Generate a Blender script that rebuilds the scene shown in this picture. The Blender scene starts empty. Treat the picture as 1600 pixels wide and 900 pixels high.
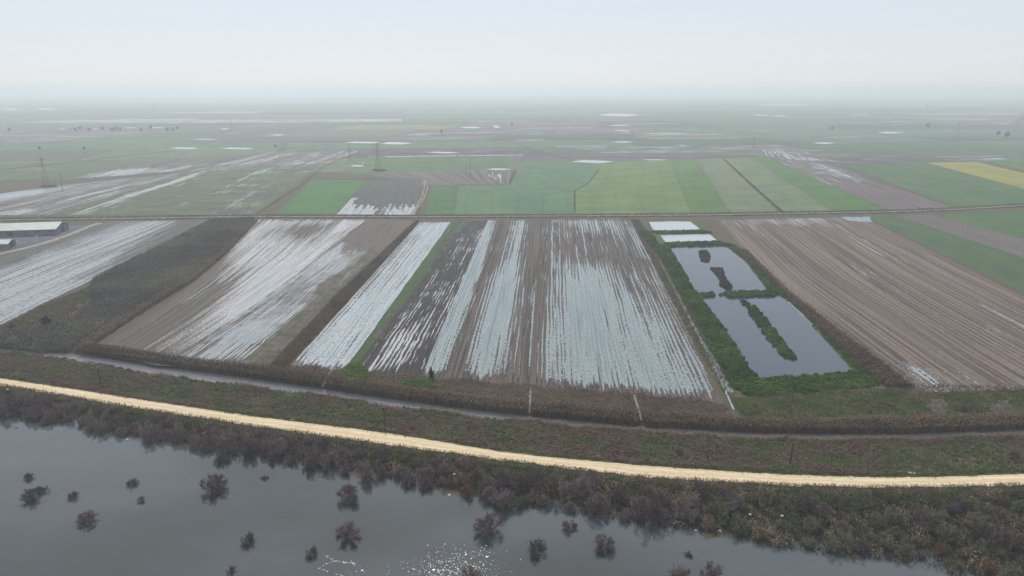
import bpy, math, random
import numpy as np
from mathutils import Vector

rng = np.random.default_rng(11)
random.seed(11)
sc = bpy.context.scene
COL = sc.collection

# ------------------------------------------------------------------ camera
H = 115.0                       # drone height in metres
F = 1067.0                      # focal length for a 1600 px wide frame
PITCH = math.radians(16.2)
cam_d = bpy.data.cameras.new('camera')
cam_d.sensor_width = 36.0
cam_d.lens = 36.0 * F / 1600.0
cam_d.clip_start = 0.5
cam_d.clip_end = 120000.0
cam = bpy.data.objects.new('camera', cam_d)
COL.objects.link(cam)
cam.location = (0, 0, H)
cam.rotation_euler = (math.radians(90) - PITCH, 0, 0)
sc.camera = cam
CP, SP = math.cos(PITCH), math.sin(PITCH)


def P(px, py, z=0.0):
    """survey point of the photograph -> place on the ground at height z"""
    a = (px - 800.0) / F
    b = -(py - 450.0) / F
    d = (a, CP + b * SP, -SP + b * CP)
    t = (z - H) / d[2]
    return (d[0] * t, d[1] * t)


def PP(pts, z=0.0):
    return np.array([P(x, y, z) for x, y in pts])


# ------------------------------------------------------------------ light
SUN_EL, SUN_AZ = 44.0, -13.0
el, az = math.radians(SUN_EL), math.radians(SUN_AZ)
sdir = Vector((math.sin(az) * math.cos(el), math.cos(az) * math.cos(el), math.sin(el)))
sun_d = bpy.data.lights.new('sun', 'SUN')
sun_d.energy = 3.4
sun_d.angle = math.radians(0.6)
sun_d.color = (1.0, 0.95, 0.88)
sun = bpy.data.objects.new('sun', sun_d)
COL.objects.link(sun)
sun.rotation_euler = sdir.to_track_quat('Z', 'Y').to_euler()
sun.location = (0, 0, 400)

world = bpy.data.worlds.new('World')
sc.world = world
world.use_nodes = True
wn = world.node_tree
bg = wn.nodes['Background']
sky = wn.nodes.new('ShaderNodeTexSky')
sky.sky_type = 'NISHITA'
sky.sun_disc = False
sky.sun_elevation = el
sky.sun_rotation = az
sky.air_density = 1.0
sky.dust_density = 0.4
sky.ozone_density = 1.0
# a thin high veil of moisture whitens the blue
tint = wn.nodes.new('ShaderNodeMix'); tint.data_type = 'RGBA'; tint.blend_type = 'MULTIPLY'
tint.inputs[0].default_value = 1.0
wn.links.new(sky.outputs[0], tint.inputs[6])
tint.inputs[7].default_value = (0.86, 0.87, 0.98, 1)
veil = wn.nodes.new('ShaderNodeMix'); veil.data_type = 'RGBA'
veil.inputs[0].default_value = 0.80
wn.links.new(tint.outputs[2], veil.inputs[6])
veil.inputs[7].default_value = (7.75, 8.2, 8.7, 1)
wn.links.new(veil.outputs[2], bg.inputs[0])
bg.inputs[1].default_value = 0.10

vs = sc.view_settings
vs.view_transform = 'Standard'
vs.look = 'None'
vs.exposure = 0.0
vs.gamma = 1.0
vs.use_curve_mapping = False
sc.cycles.use_denoising = True
sc.cycles.max_bounces = 6
sc.cycles.volume_bounces = 1
sc.cycles.transparent_max_bounces = 4


# ------------------------------------------------------------------ nodes
class NT:
    def __init__(self, name):
        self.m = bpy.data.materials.new(name)
        self.m.use_nodes = True
        self.t = self.m.node_tree
        self.t.nodes.clear()
        self.out = self.t.nodes.new('ShaderNodeOutputMaterial')

    def n(self, typ, **kw):
        nd = self.t.nodes.new('ShaderNode' + typ)
        for k, v in kw.items():
            setattr(nd, k, v)
        return nd

    def l(self, a, b):
        self.t.links.new(a, b)

    def put(self, sock, v):
        if hasattr(v, 'is_linked') or isinstance(v, bpy.types.NodeSocket):
            self.l(v, sock)
        else:
            if isinstance(v, (tuple, list)) and len(v) == 3 and sock.type == 'RGBA':
                v = (*v, 1.0)
            sock.default_value = v

    def attr(self, name, out='Fac'):
        nd = self.n('Attribute')
        nd.attribute_name = name
        return nd.outputs[out]

    def math(self, op, a, b=0.0, c=None, clamp=False):
        nd = self.n('Math', operation=op)
        nd.use_clamp = clamp
        self.put(nd.inputs[0], a)
        self.put(nd.inputs[1], b)
        if c is not None:
            self.put(nd.inputs[2], c)
        return nd.outputs[0]

    def mix(self, f, a, b, mode='MIX'):
        nd = self.n('Mix', data_type='RGBA', blend_type=mode)
        self.put(nd.inputs[0], f)
        self.put(nd.inputs[6], a)
        self.put(nd.inputs[7], b)
        return nd.outputs[2]

    def step(self, x, lo, hi, a=0.0, b=1.0):
        nd = self.n('MapRange', interpolation_type='SMOOTHSTEP')
        self.put(nd.inputs[0], x)
        for i, v in enumerate((lo, hi, a, b)):
            self.put(nd.inputs[1 + i], v)
        return nd.outputs[0]

    def lin(self, x, lo, hi, a=0.0, b=1.0):
        nd = self.n('MapRange')
        self.put(nd.inputs[0], x)
        for i, v in enumerate((lo, hi, a, b)):
            self.put(nd.inputs[1 + i], v)
        return nd.outputs[0]

    def noise(self, vec, scale, detail=3.0, rough=0.55, dim='3D'):
        nd = self.n('TexNoise', noise_dimensions=dim)
        if vec is not None:
            self.l(vec, nd.inputs['Vector'])
        nd.inputs['Scale'].default_value = scale
        nd.inputs['Detail'].default_value = detail
        nd.inputs['Roughness'].default_value = rough
        return nd.outputs[0]

    def mapping(self, vec, scale=(1, 1, 1), loc=(0, 0, 0), rot=(0, 0, 0)):
        nd = self.n('Mapping')
        self.l(vec, nd.inputs[0])
        nd.inputs['Location'].default_value = loc
        nd.inputs['Rotation'].default_value = rot
        nd.inputs['Scale'].default_value = scale
        return nd.outputs[0]

    def bsdf(self, color, rough=0.9, spec=0.2, **kw):
        b = self.n('BsdfPrincipled')
        self.put(b.inputs['Base Color'], color)
        self.put(b.inputs['Roughness'], rough)
        b.inputs['Specular IOR Level'].default_value = spec
        for k, v in kw.items():
            self.put(b.inputs[k], v)
        return b.outputs[0]

    def ramp(self, fac, stops):
        nd = self.n('ValToRGB')
        self.put(nd.inputs[0], fac)
        e = nd.color_ramp.elements
        while len(e) > 1:
            e.remove(e[-1])
        e[0].position, e[0].color = stops[0][0], (*stops[0][1], 1)
        for p, c in stops[1:]:
            q = e.new(p)
            q.color = (*c, 1)
        return nd.outputs[0]

    def mixsh(self, f, a, b):
        nd = self.n('MixShader')
        self.put(nd.inputs[0], f)
        self.l(a, nd.inputs[1])
        self.l(b, nd.inputs[2])
        return nd.outputs[0]

    def done(self, sh):
        self.l(sh, self.out.inputs[0])
        return self.m


def plain(name, color, rough=0.85, spec=0.2, var=0.25, scale=1.5):
    t = NT(name)
    g = t.n('NewGeometry')
    n = t.noise(g.outputs['Position'], scale, 4)
    c2 = tuple(min(1, c * (1 + var)) for c in color)
    c1 = tuple(c * (1 - var) for c in color)
    return t.done(t.bsdf(t.mix(t.step(n, 0.3, 0.7), c1, c2), rough, spec))


def plant_mat(name, stops, transl=0.0, patch=0.03, patch_amt=0.35, off=0.27):
    """foliage: tint of every blade or leaf, plus patches of species over the ground"""
    t = NT(name)
    g = t.n('NewGeometry')
    pn = t.noise(g.outputs['Position'], patch, 3)
    tint = t.attr('tint')
    pn2 = t.noise(g.outputs['Position'], patch * 6, 3)
    f = t.math('ADD', t.math('MULTIPLY_ADD', tint, 0.45, off), t.math('MULTIPLY', t.math('SUBTRACT', pn, 0.5), patch_amt * 5.5))
    f = t.math('ADD', f, t.math('MULTIPLY', t.math('SUBTRACT', pn2, 0.5), patch_amt * 2.0), clamp=True)
    c = t.ramp(f, stops)
    d = t.bsdf(c, 0.9, 0.1)
    if transl > 0:
        tr = t.n('BsdfTranslucent')
        t.l(c, tr.inputs[0])
        d = t.mixsh(transl, d, tr.outputs[0])
    return t.done(d)


def shrub_mat(name, stops):
    """twigs: one tint per shrub (each bush differs a little) and per twig"""
    t = NT(name)
    oi = t.n('ObjectInfo')
    tint = t.attr('tint')
    f = t.math('ADD', t.math('MULTIPLY', oi.outputs['Random'], 0.7), t.math('MULTIPLY', tint, 0.3))
    c = t.ramp(f, stops)
    return t.done(t.bsdf(c, 0.85, 0.15))


# ------------------------------------------------------------------ mesh helpers
def tag(o, label=None, cat=None, group=None, kind=None):
    for k, v in (('label', label), ('category', cat), ('group', group), ('kind', kind)):
        if v:
            o[k] = v
    return o


def mesh_np(name, V, Q, mat=None, parent=None, attrs=None, smooth=False):
    V = np.asarray(V, dtype=np.float32)
    Q = np.asarray(Q, dtype=np.int32)
    k = Q.shape[1]
    me = bpy.data.meshes.new(name)
    me.vertices.add(len(V))
    me.vertices.foreach_set('co', V.ravel())
    me.loops.add(Q.size)
    me.loops.foreach_set('vertex_index', Q.ravel())
    me.polygons.add(len(Q))
    me.polygons.foreach_set('loop_start', np.arange(0, Q.size, k, dtype=np.int32))
    me.polygons.foreach_set('loop_total', np.full(len(Q), k, dtype=np.int32))
    me.update(calc_edges=True)
    if attrs:
        for an, (typ, dom, data) in attrs.items():
            a = me.attributes.new(an, typ, dom)
            data = np.asarray(data, dtype=np.float32)
            if typ == 'FLOAT':
                a.data.foreach_set('value', data.ravel())
            elif typ == 'FLOAT_COLOR':
                if data.shape[1] == 3:
                    data = np.concatenate([data, np.ones((len(data), 1), np.float32)], 1)
                a.data.foreach_set('color', data.ravel())
            elif typ == 'FLOAT2':
                a.data.foreach_set('vector', data.ravel())
            elif typ == 'FLOAT_VECTOR':
                a.data.foreach_set('vector', data.ravel())
    if smooth:
        me.polygons.foreach_set('use_smooth', np.ones(len(Q), dtype=bool))
    o = bpy.data.objects.new(name, me)
    if mat:
        me.materials.append(mat)
    COL.objects.link(o)
    if parent:
        o.parent = parent
    return o


def quads(C, A, B):
    """quads centred on C with half axes A and B"""
    V = np.stack([C - A - B, C + A - B, C + A + B, C - A + B], 1).reshape(-1, 3)
    Q = np.arange(len(V)).reshape(-1, 4)
    return V, Q


def unit(v):
    return v / np.maximum(np.linalg.norm(v, axis=-1, keepdims=True), 1e-9)


def in_poly(pts, poly):
    x, y = pts[:, 0], pts[:, 1]
    c = np.zeros(len(pts), bool)
    n = len(poly)
    j = n - 1
    for i in range(n):
        xi, yi = poly[i]
        xj, yj = poly[j]
        cond = ((yi > y) != (yj > y)) & (x < (xj - xi) * (y - yi) / (yj - yi + 1e-12) + xi)
        c ^= cond
        j = i
    return c


def poly_area(p):
    x, y = p[:, 0], p[:, 1]
    return 0.5 * abs(np.dot(x, np.roll(y, 1)) - np.dot(y, np.roll(x, 1)))


def scatter(poly, density):
    lo, hi = poly.min(0), poly.max(0)
    n = int((hi - lo).prod() * density)
    pts = rng.random((n, 2)) * (hi - lo) + lo
    return pts[in_poly(pts, poly)]


def wob(x, y, s=1.0, seed=0.0):
    """smooth pseudo noise, about -1..1"""
    x = np.asarray(x) / s
    y = np.asarray(y) / s
    return (np.sin(x * 1.7 + 1.3 * np.sin(y * 0.9 + seed) + seed * 2.1) + np.sin(y * 2.1 + 1.1 * np.sin(x * 1.3 - seed) + seed)
            + np.sin((x + y) * 3.1 + seed * 0.7 + 1.5 * np.sin(x * 0.7)) * 0.6) / 2.6


# ------------------------------------------------------------------ terrain
Z_ROAD = 1.5
Z_WATER = -1.4
Z_CANAL = -1.2
road_far_px = [(-260, 566), (0, 591), (125, 610), (250, 629.5), (400, 651.5), (600, 676), (800, 709), (1000, 727.5), (1200, 740.5), (1300, 744.5), (1400, 746.5), (1500, 744.5), (1600, 741), (1900, 728)]
road_near_px = [(-260, 575), (0, 601), (96, 617), (175, 631), (287, 648.5), (400, 666), (600, 694), (800, 721), (1000, 745), (1200, 756.5), (1300, 760.5), (1400, 761.5), (1500, 760), (1600, 758), (1900, 747)]
canal_far_px = [(-260, 528.5), (0, 545.5), (110, 551), (300, 578), (400, 592), (500, 606), (600, 621), (700, 635), (830, 650), (1000, 666), (1200, 677), (1400, 678), (1600, 671), (1900, 650)]
canal_near_px = [(-260, 531.5), (0, 550.5), (110, 565.0), (300, 596.0), (400, 608.0), (500, 621.0), (600, 636.0), (700, 649.0), (830, 663.0), (1000, 678.3333333333334), (1200, 690.0), (1400, 691.0), (1600, 684.0), (1900, 663.0)]
shore_px = [(-260, 600), (0, 642), (200, 668), (400, 698), (600, 730), (700, 750), (800, 776), (950, 796), (1100, 816), (1200, 838), (1300, 852), (1420, 862), (1500, 888), (1600, 930), (1700, 985)]


def curve(px, z):
    p = PP(px, z)
    p = p[np.argsort(p[:, 0])]
    s0 = (p[1, 1] - p[0, 1]) / (p[1, 0] - p[0, 0])
    s1 = (p[-1, 1] - p[-2, 1]) / (p[-1, 0] - p[-2, 0])
    X = np.concatenate([[-3000], p[:, 0], [3000]])
    Y = np.concatenate([[p[0, 1] - s0 * (p[0, 0] + 3000) * 0.4], p[:, 1], [p[-1, 1] + s1 * (3000 - p[-1, 0]) * 0.2]])
    xs = np.linspace(-3000, 3000, 3001)
    ys = np.interp(xs, X, Y)
    k = np.hanning(15)
    k /= k.sum()
    ys2 = np.convolve(np.pad(ys, 7, mode='edge'), k, mode='valid')
    return lambda x: np.interp(x, xs, ys2)


road_n, road_f = curve(road_near_px, Z_ROAD), curve(road_far_px, Z_ROAD)
can_n, can_f = curve(canal_near_px, Z_CANAL), curve(canal_far_px, Z_CANAL)
can_n0 = can_n
can_n = lambda x: can_n0(x) + 1.1 * wob(x, 0 * x, 8.0, 3) + 0.7 * wob(x, 0 * x, 2.6, 1)
shore = curve(shore_px, Z_WATER)


def terrain(x, y):
    x = np.asarray(x, float)
    y = np.asarray(y, float)
    s, b0, b1, c0, c1 = shore(x), road_n(x), road_f(x), can_n(x), can_f(x)
    s = np.minimum(s + 2.0 * wob(x, 0 * x, 9.0), b0 - 8)
    B = [s - 400, s - 60, s, b0 - 5, b0 - 0.6, b1 + 0.6, b1 + 5, c0 - 2.0, c0, 0.5 * (c0 + c1), c1, c1 + 2.5, c1 + 9]
    Zs = [-4.0, -3.0, Z_WATER, 0.3, Z_ROAD, Z_ROAD, 0.45, 0.1, Z_CANAL - 0.02, -2.0, Z_CANAL - 0.02, -0.2, 0.0]
    z = np.full(x.shape, Zs[0])
    for k in range(len(B) - 1):
        t = np.clip((y - B[k]) / np.maximum(B[k + 1] - B[k], 0.01), 0, 1)
        z = np.where(y >= B[k], Zs[k] + (Zs[k + 1] - Zs[k]) * t, z)
    bump = 0.22 * wob(x, y, 3.3) + 0.18 * wob(x, y, 9.0, 2.0)
    m = np.clip((y - (b1 + 1.5)) / 3, 0, 1) * np.clip((c0 - 2 - y) / 3, 0, 1) + np.clip((b0 - 2 - y) / 3, 0, 1) * np.clip((y - s + 20) / 8, 0, 1)
    return z + bump * m


gx = np.concatenate([[-40000, -15000, -6000, -2500, -1200, -700], np.arange(-480, 481, 2.5), [700, 1200, 2500, 6000, 15000, 40000]])
gy = np.concatenate([[-6000, -2000, -600, -100, 60], np.arange(110, 400, 1.6), [420, 460, 600, 1000, 2000, 5000, 15000, 45000]])
GX, GY = np.meshgrid(gx, gy)
GZ = terrain(GX, GY)
nx, ny = len(gx), len(gy)
idx = np.arange(nx * ny).reshape(ny, nx)
GQ = np.stack([idx[:-1, :-1], idx[:-1, 1:], idx[1:, 1:], idx[1:, :-1]], -1).reshape(-1, 4)

t = NT('ground')
g = t.n('NewGeometry')
pos = g.outputs['Position']
n1 = t.noise(pos, 0.045, 4)
n2 = t.noise(pos, 0.35, 4, 0.65)
n3 = t.noise(pos, 2.2, 3, 0.6)
c = t.mix(t.step(n1, 0.38, 0.62), (0.105, 0.082, 0.062), (0.075, 0.078, 0.046))
c = t.mix(t.step(n2, 0.45, 0.7), c, (0.12, 0.10, 0.070))
c = t.mix(t.math('MULTIPLY', t.step(n3, 0.35, 0.7), 0.5), c, (0.035, 0.034, 0.024))
ground_mat = t.done(t.bsdf(c, 0.95, 0.1))
ground = mesh_np('ground', np.stack([GX, GY, GZ], -1).reshape(-1, 3), GQ, ground_mat, smooth=True)
tag(ground, kind='structure')


# ------------------------------------------------------------------ water
def water_mat(name, base, rough, bump=0.02, bscale=0.5, spec=0.5, ior=1.333, silt=None):
    t = NT(name)
    g = t.n('NewGeometry')
    n = t.noise(g.outputs['Position'], bscale, 2)
    r = rough
    big = t.noise(t.mapping(g.outputs['Position'], (0.006, 0.02, 1)), 1.0, 3)
    r = t.lin(big, 0.3, 0.7, rough * 0.7, rough * 1.5)
    if silt:
        sn = t.noise(t.mapping(g.outputs['Position'], (0.009, 0.016, 1), (3.3, 0, 0)), 1.0, 3)
        base = t.mix(t.step(sn, 0.36, 0.62), base, silt)
    b = t.n('Bump')
    b.inputs['Strength'].default_value = 1.0
    b.inputs['Distance'].default_value = bump
    t.l(n, b.inputs['Height'])
    return t.done(t.bsdf(base, r, spec, **{'IOR': ior, 'Normal': b.outputs[0]}))


river_mat = water_mat('river_water', (0.060, 0.069, 0.074), 0.03, 0.004, 0.6, 0.6, 1.6, (0.032, 0.036, 0.034))
canal_mat = water_mat('canal_water', (0.165, 0.165, 0.180), 0.06, 0.03, 0.8, 0.9)
pond_mat = water_mat('pond_water', (0.036, 0.049, 0.074), 0.03, 0.003, 0.8, 0.6, 1.5)


def ribbon(name, xs, ya, yb, z, mat, n=6, jitter=0.0):
    V, uv = [], []
    tt = np.linspace(0, 1, n)
    for x, a, b in zip(xs, ya, yb):
        for q in tt:
            V.append((x, a + (b - a) * q, z))
            uv.append((x, q))
    m = len(xs)
    ii = np.arange(m * n).reshape(m, n)
    Q = np.stack([ii[:-1, :-1], ii[1:, :-1], ii[1:, 1:], ii[:-1, 1:]], -1).reshape(-1, 4)
    return mesh_np(name, V, Q, mat, attrs={'ruv': ('FLOAT2', 'POINT', uv)})


xs = np.concatenate([np.linspace(-5000, -500, 10), np.arange(-480, 481, 4.0), np.linspace(500, 5000, 10)])
o = ribbon('river', xs, np.full(len(xs), -5000.0), np.minimum(shore(xs) + 6, road_n(xs) - 4), Z_WATER, river_mat, 2)
tag(o, kind='structure')
xs = np.arange(-480, 481, 4.0)
o = ribbon('canal', xs, can_n(xs) - 1.0, can_f(xs) + 1.0, Z_CANAL, canal_mat, 3)
tag(o, kind='structure')

# ------------------------------------------------------------------ road
t = NT('dirt_road')
uv = t.attr('ruv', 'Vector')
sep = t.n('SeparateXYZ')
t.l(uv, sep.inputs[0])
g = t.n('NewGeometry')
n = t.noise(g.outputs['Position'], 0.5, 5, 0.6)
nl = t.noise(t.mapping(uv, (0.05, 9.0, 1)), 1.0, 4, 0.6)
c = t.mix(t.step(nl, 0.35, 0.65), (0.55, 0.43, 0.275), (0.70, 0.58, 0.395))
sr = t.n('SeparateXYZ')
t.l(uv, sr.inputs[0])
rut = t.math('ABSOLUTE', t.math('SUBTRACT', t.math('ABSOLUTE', t.math('SUBTRACT', sr.outputs[1], 0.5)), 0.2))
c = t.mix(t.math('MULTIPLY', t.step(rut, 0.02, 0.13), 0.6), c, (0.50, 0.40, 0.27))
c = t.mix(t.math('MULTIPLY', t.step(n, 0.5, 0.75), 0.85), c, (0.42, 0.34, 0.21))
road_mat = t.done(t.bsdf(c, 0.95, 0.1))
xs = np.arange(-480, 481, 1.5)
V, uv = [], []
nn = 9
for x in xs:
    a = road_n(x) + 0.5 * wob(x, 0, 6.0) + 0.55 * wob(x, 3, 1.7)
    b = road_f(x) + 0.25 * wob(x, 9, 3.0) + 0.2 * wob(x, 5, 1.2)
    for q in np.linspace(0, 1, nn):
        crown = 0.10 * (1 - (2 * q - 1) ** 2) - 0.05 * math.exp(-((q - 0.3) / 0.07) ** 2) - 0.05 * math.exp(-((q - 0.7) / 0.07) ** 2)
        V.append((x, a + (b - a) * q, Z_ROAD + 0.04 + crown))
        uv.append((x, q))
ii = np.arange(len(V)).reshape(len(xs), nn)
Q = np.stack([ii[:-1, :-1], ii[1:, :-1], ii[1:, 1:], ii[:-1, 1:]], -1).reshape(-1, 4)
o = mesh_np('dirt_road', V, Q, road_mat, attrs={'ruv': ('FLOAT2', 'POINT', uv)}, smooth=True)
tag(o, kind='structure')

# ------------------------------------------------------------------ fields
t = NT('farmland')
uv = t.attr('fuv', 'Vector')               # metres: across the furrows / row spacing, along the furrows
wet = t.attr('wet')
grn = t.attr('grn')
blot = t.attr('blot')
soil = t.attr('soil', 'Color')
soil2 = t.attr('soil2', 'Color')
gcol = t.attr('gcol', 'Color')
wcol = t.attr('wcol', 'Color')
warp = t.noise(t.mapping(uv, (0.06, 0.02, 1)), 1.0, 2)
wv = t.n('VectorMath', operation='MULTIPLY_ADD')
cmb = t.n('CombineXYZ')
t.put(cmb.inputs[0], t.math('MULTIPLY', t.math('SUBTRACT', warp, 0.5), 0.9))
add = t.n('VectorMath', operation='ADD')
t.l(uv, add.inputs[0])
t.l(cmb.outputs[0], add.inputs[1])
uvw = add.outputs[0]
s1 = t.noise(t.mapping(uvw, (0.9, 0.0035, 1)), 1.0, 2, 0.6)
s2 = t.noise(t.mapping(uvw, (2.2, 0.018, 1), (17, 3, 0)), 1.0, 2, 0.6)
s3 = t.noise(t.mapping(uv, (0.16, 0.003, 1), (5, 31, 0)), 1.0, 2, 0.5)
s4 = t.noise(t.mapping(uv, (1.4, 0.35, 1), (9, 11, 0)), 1.0, 3, 0.6)
S = t.math('ADD', t.math('ADD', t.math('MULTIPLY', s1, 0.36), t.math('MULTIPLY', s2, 0.28)), t.math('ADD', t.math('MULTIPLY', s3, 0.24), t.math('MULTIPLY', s4, 0.12)))
su = t.n('SeparateXYZ')
t.l(uvw, su.inputs[0])
ph = t.math('MULTIPLY_ADD', s3, 9.0, t.math('MULTIPLY', su.outputs[0], 4.4))
furrow = t.math('MULTIPLY_ADD', t.math('SINE', ph), 0.5, 0.5)
amp = t.lin(s4, 0.35, 0.65, 0.04, 0.13)
S = t.math('ADD', S, t.math('MULTIPLY', t.math('SUBTRACT', furrow, 0.5), amp))
s5 = t.noise(t.mapping(uv, (2.6, 0.55, 1), (23, 5, 0)), 1.0, 2, 0.65)
S = t.math('ADD', S, t.math('MULTIPLY', t.math('SUBTRACT', s5, 0.5), 0.22))
S = t.lin(S, 0.35, 0.65, 0.0, 1.0)          # spread to about 0..1
big = t.noise(t.mapping(uv, (0.07, 0.022, 1), (2, 7, 0)), 1.0, 3, 0.55)
W = t.math('ADD', wet, t.math('MULTIPLY', t.math('SUBTRACT', big, 0.5), blot))
mask = t.step(t.math('SUBTRACT', W, S), -0.075, 0.075)
damp = t.step(t.math('SUBTRACT', W, S), -0.5, 0.05)
fine = t.noise(t.mapping(uv, (3.2, 0.25, 1), (4, 4, 0)), 1.0, 3, 0.7)
sc1 = t.mix(t.step(t.math('ADD', s1, t.math('MULTIPLY', t.math('SUBTRACT', furrow, 0.5), 0.16)), 0.38, 0.62), soil, soil2)
sc1 = t.mix(t.math('MULTIPLY', t.step(fine, 0.35, 0.65), 0.6), sc1, t.mix(1.0, sc1, (0.45, 0.45, 0.46), 'MULTIPLY'))
sc1 = t.mix(t.math('MULTIPLY', damp, 0.75), sc1, t.mix(1.0, sc1, (0.42, 0.42, 0.44), 'MULTIPLY'))
gn = t.noise(t.mapping(uv, (0.10, 0.035, 1), (13, 1, 0)), 1.0, 4, 0.6)
gm = t.step(t.math('ADD', grn, t.math('MULTIPLY', t.math('SUBTRACT', gn, 0.5), 1.2)), 0.42, 0.58)
gv = t.mix(t.step(gn, 0.35, 0.65), gcol, t.mix(1.0, gcol, (1.5, 1.28, 0.95), 'MULTIPLY'))
gv = t.mix(t.math('MULTIPLY', t.step(s3, 0.42, 0.58), 0.35), gv, t.mix(1.0, gv, (0.72, 0.78, 0.8), 'MULTIPLY'))
sx = t.n('SeparateXYZ')
t.l(uvw, sx.inputs[0])
tram = t.math('ABSOLUTE', t.math('SUBTRACT', t.math('FRACT', t.math('MULTIPLY', sx.outputs[0], 0.21)), 0.5))
gv = t.mix(t.math('MULTIPLY', t.step(tram, 0.0, 0.10, 1.0, 0.0), 0.45), gv, t.mix(1.0, gv, (0.8, 0.66, 0.7), 'MULTIPLY'))
gv = t.mix(t.math('MULTIPLY', t.step(fine, 0.3, 0.7), 0.3), gv, t.mix(1.0, gv, (0.6, 0.6, 0.6), 'MULTIPLY'))
sc1 = t.mix(gm, sc1, gv)
dry = t.bsdf(sc1, 0.9, 0.15)
wc = t.mix(t.step(s4, 0.35, 0.65), wcol, t.mix(1.0, wcol, (0.72, 0.74, 0.76), 'MULTIPLY'))
deep = t.step(t.math('SUBTRACT', W, S), 0.12, 0.75)
wc = t.mix(deep, wc, t.mix(1.0, wc, (0.45, 0.57, 0.60), 'MULTIPLY'))
wat = t.bsdf(wc, t.lin(s2, 0.3, 0.7, 0.16, 0.30), 0.5, **{'IOR': 1.333})
field_mat = t.done(t.mixsh(mask, dry, wat))

BROWN = (0.105, 0.080, 0.070)
BROWN2 = (0.18, 0.148, 0.13)
DARK = (0.034, 0.029, 0.029)
GREEN = (0.050, 0.095, 0.045)
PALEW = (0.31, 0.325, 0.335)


def bl(u, v, u0, v0, ru, rv, a):
    return a * np.exp(-((u - u0) / ru) ** 2 - ((v - v0) / rv) ** 2)


def sstep(x, a, b):
    t_ = np.clip((x - a) / (b - a), 0, 1)
    return t_ * t_ * (3 - 2 * t_)


def bil(q, u, v):
    A, B, C, D = q        # far-left, far-right, near-right, near-left
    return ((1 - v)[..., None] * ((1 - u)[..., None] * A + u[..., None] * B) + v[..., None] * ((1 - u)[..., None] * D + u[..., None] * C))


def field(name, corners, soil=BROWN, soil2=BROWN2, wet=-1.0, grn=-1.0, gcol=GREEN, wcol=PALEW, row=2.4, z=0.03, nu=24, nv=36, rag=0.4, fn=None, gfn=None, left=None, right=None, fade=0.0, vs=1.0, blot=0.6):
    """one field: corners far-left, far-right, near-right, near-left; left/right: optional edge points from far to near"""
    q = PP(corners, 0.0)
    u, v = np.meshgrid(np.linspace(0, 1, nu), np.linspace(0, 1, nv))
    Lp = PP(left) if left else q[[0, 3]]
    Rp = PP(right) if right else q[[1, 2]]

    def along(pts, s):
        d = np.concatenate([[0], np.cumsum(np.linalg.norm(np.diff(pts, axis=0), axis=1))])
        d /= d[-1]
        return np.stack([np.interp(s, d, pts[:, 0]), np.interp(s, d, pts[:, 1])], -1)
    L_, R_ = along(Lp, v), along(Rp, v)
    XY = L_ + (R_ - L_) * u[..., None]
    w = 0.5 * (np.linalg.norm(q[0] - q[1]) + np.linalg.norm(q[3] - q[2]))
    # width measured across the rows
    rd = (q[3] + q[2] - q[0] - q[1]) * 0.5
    Lm = np.linalg.norm(rd)
    nrm = np.array([-rd[1], rd[0]]) / Lm
    w = 0.5 * (abs(np.dot(q[1] - q[0], nrm)) + abs(np.dot(q[2] - q[3], nrm)))
    UV = np.stack([u * w / row + (abs(corners[0][0] * 7 + corners[2][1] * 3) % 97), v * Lm * vs + (abs(corners[1][0] * 5 + corners[3][1]) % 89) * 7], -1)
    if rag > 0:
        edge = ((u == 0) | (u == 1) | (v == 0) | (v == 1))
        XY = XY + edge[..., None] * rag * np.stack([wob(XY[..., 0], XY[..., 1], 4.0, 1), wob(XY[..., 0], XY[..., 1], 5.0, 4)], -1)
    Wv = np.full(u.shape, float(wet)) if fn is None else fn(u, v) + 0 * u
    if fade:
        Wv = Wv - fade * sstep(v, 0.965, 1.0) - 0.3 * fade * (1 - sstep(v, 0.0, 0.03))
    Gv = np.full(u.shape, float(grn)) if gfn is None else gfn(u, v) + 0 * u
    N = u.size
    one = np.ones((N, 3))
    V = np.concatenate([XY.reshape(-1, 2), np.full((N, 1), z)], 1)
    ii = np.arange(N).reshape(nv, nu)
    Q = np.stack([ii[:-1, :-1], ii[1:, :-1], ii[1:, 1:], ii[:-1, 1:]], -1).reshape(-1, 4)
    o = mesh_np(name, V, Q, field_mat, attrs={
        'fuv': ('FLOAT2', 'POINT', UV.reshape(-1, 2)), 'wet': ('FLOAT', 'POINT', Wv.ravel()), 'blot': ('FLOAT', 'POINT', np.full(N, blot)), 'grn': ('FLOAT', 'POINT', Gv.ravel()),
        'soil': ('FLOAT_COLOR', 'POINT', one * soil), 'soil2': ('FLOAT_COLOR', 'POINT', one * soil2),
        'gcol': ('FLOAT_COLOR', 'POINT', one * gcol), 'wcol': ('FLOAT_COLOR', 'POINT', one * wcol)})
    tag(o, kind='structure')
    return o


OLIVE = (0.085, 0.078, 0.048)
GREY = (0.085, 0.082, 0.078)
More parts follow.
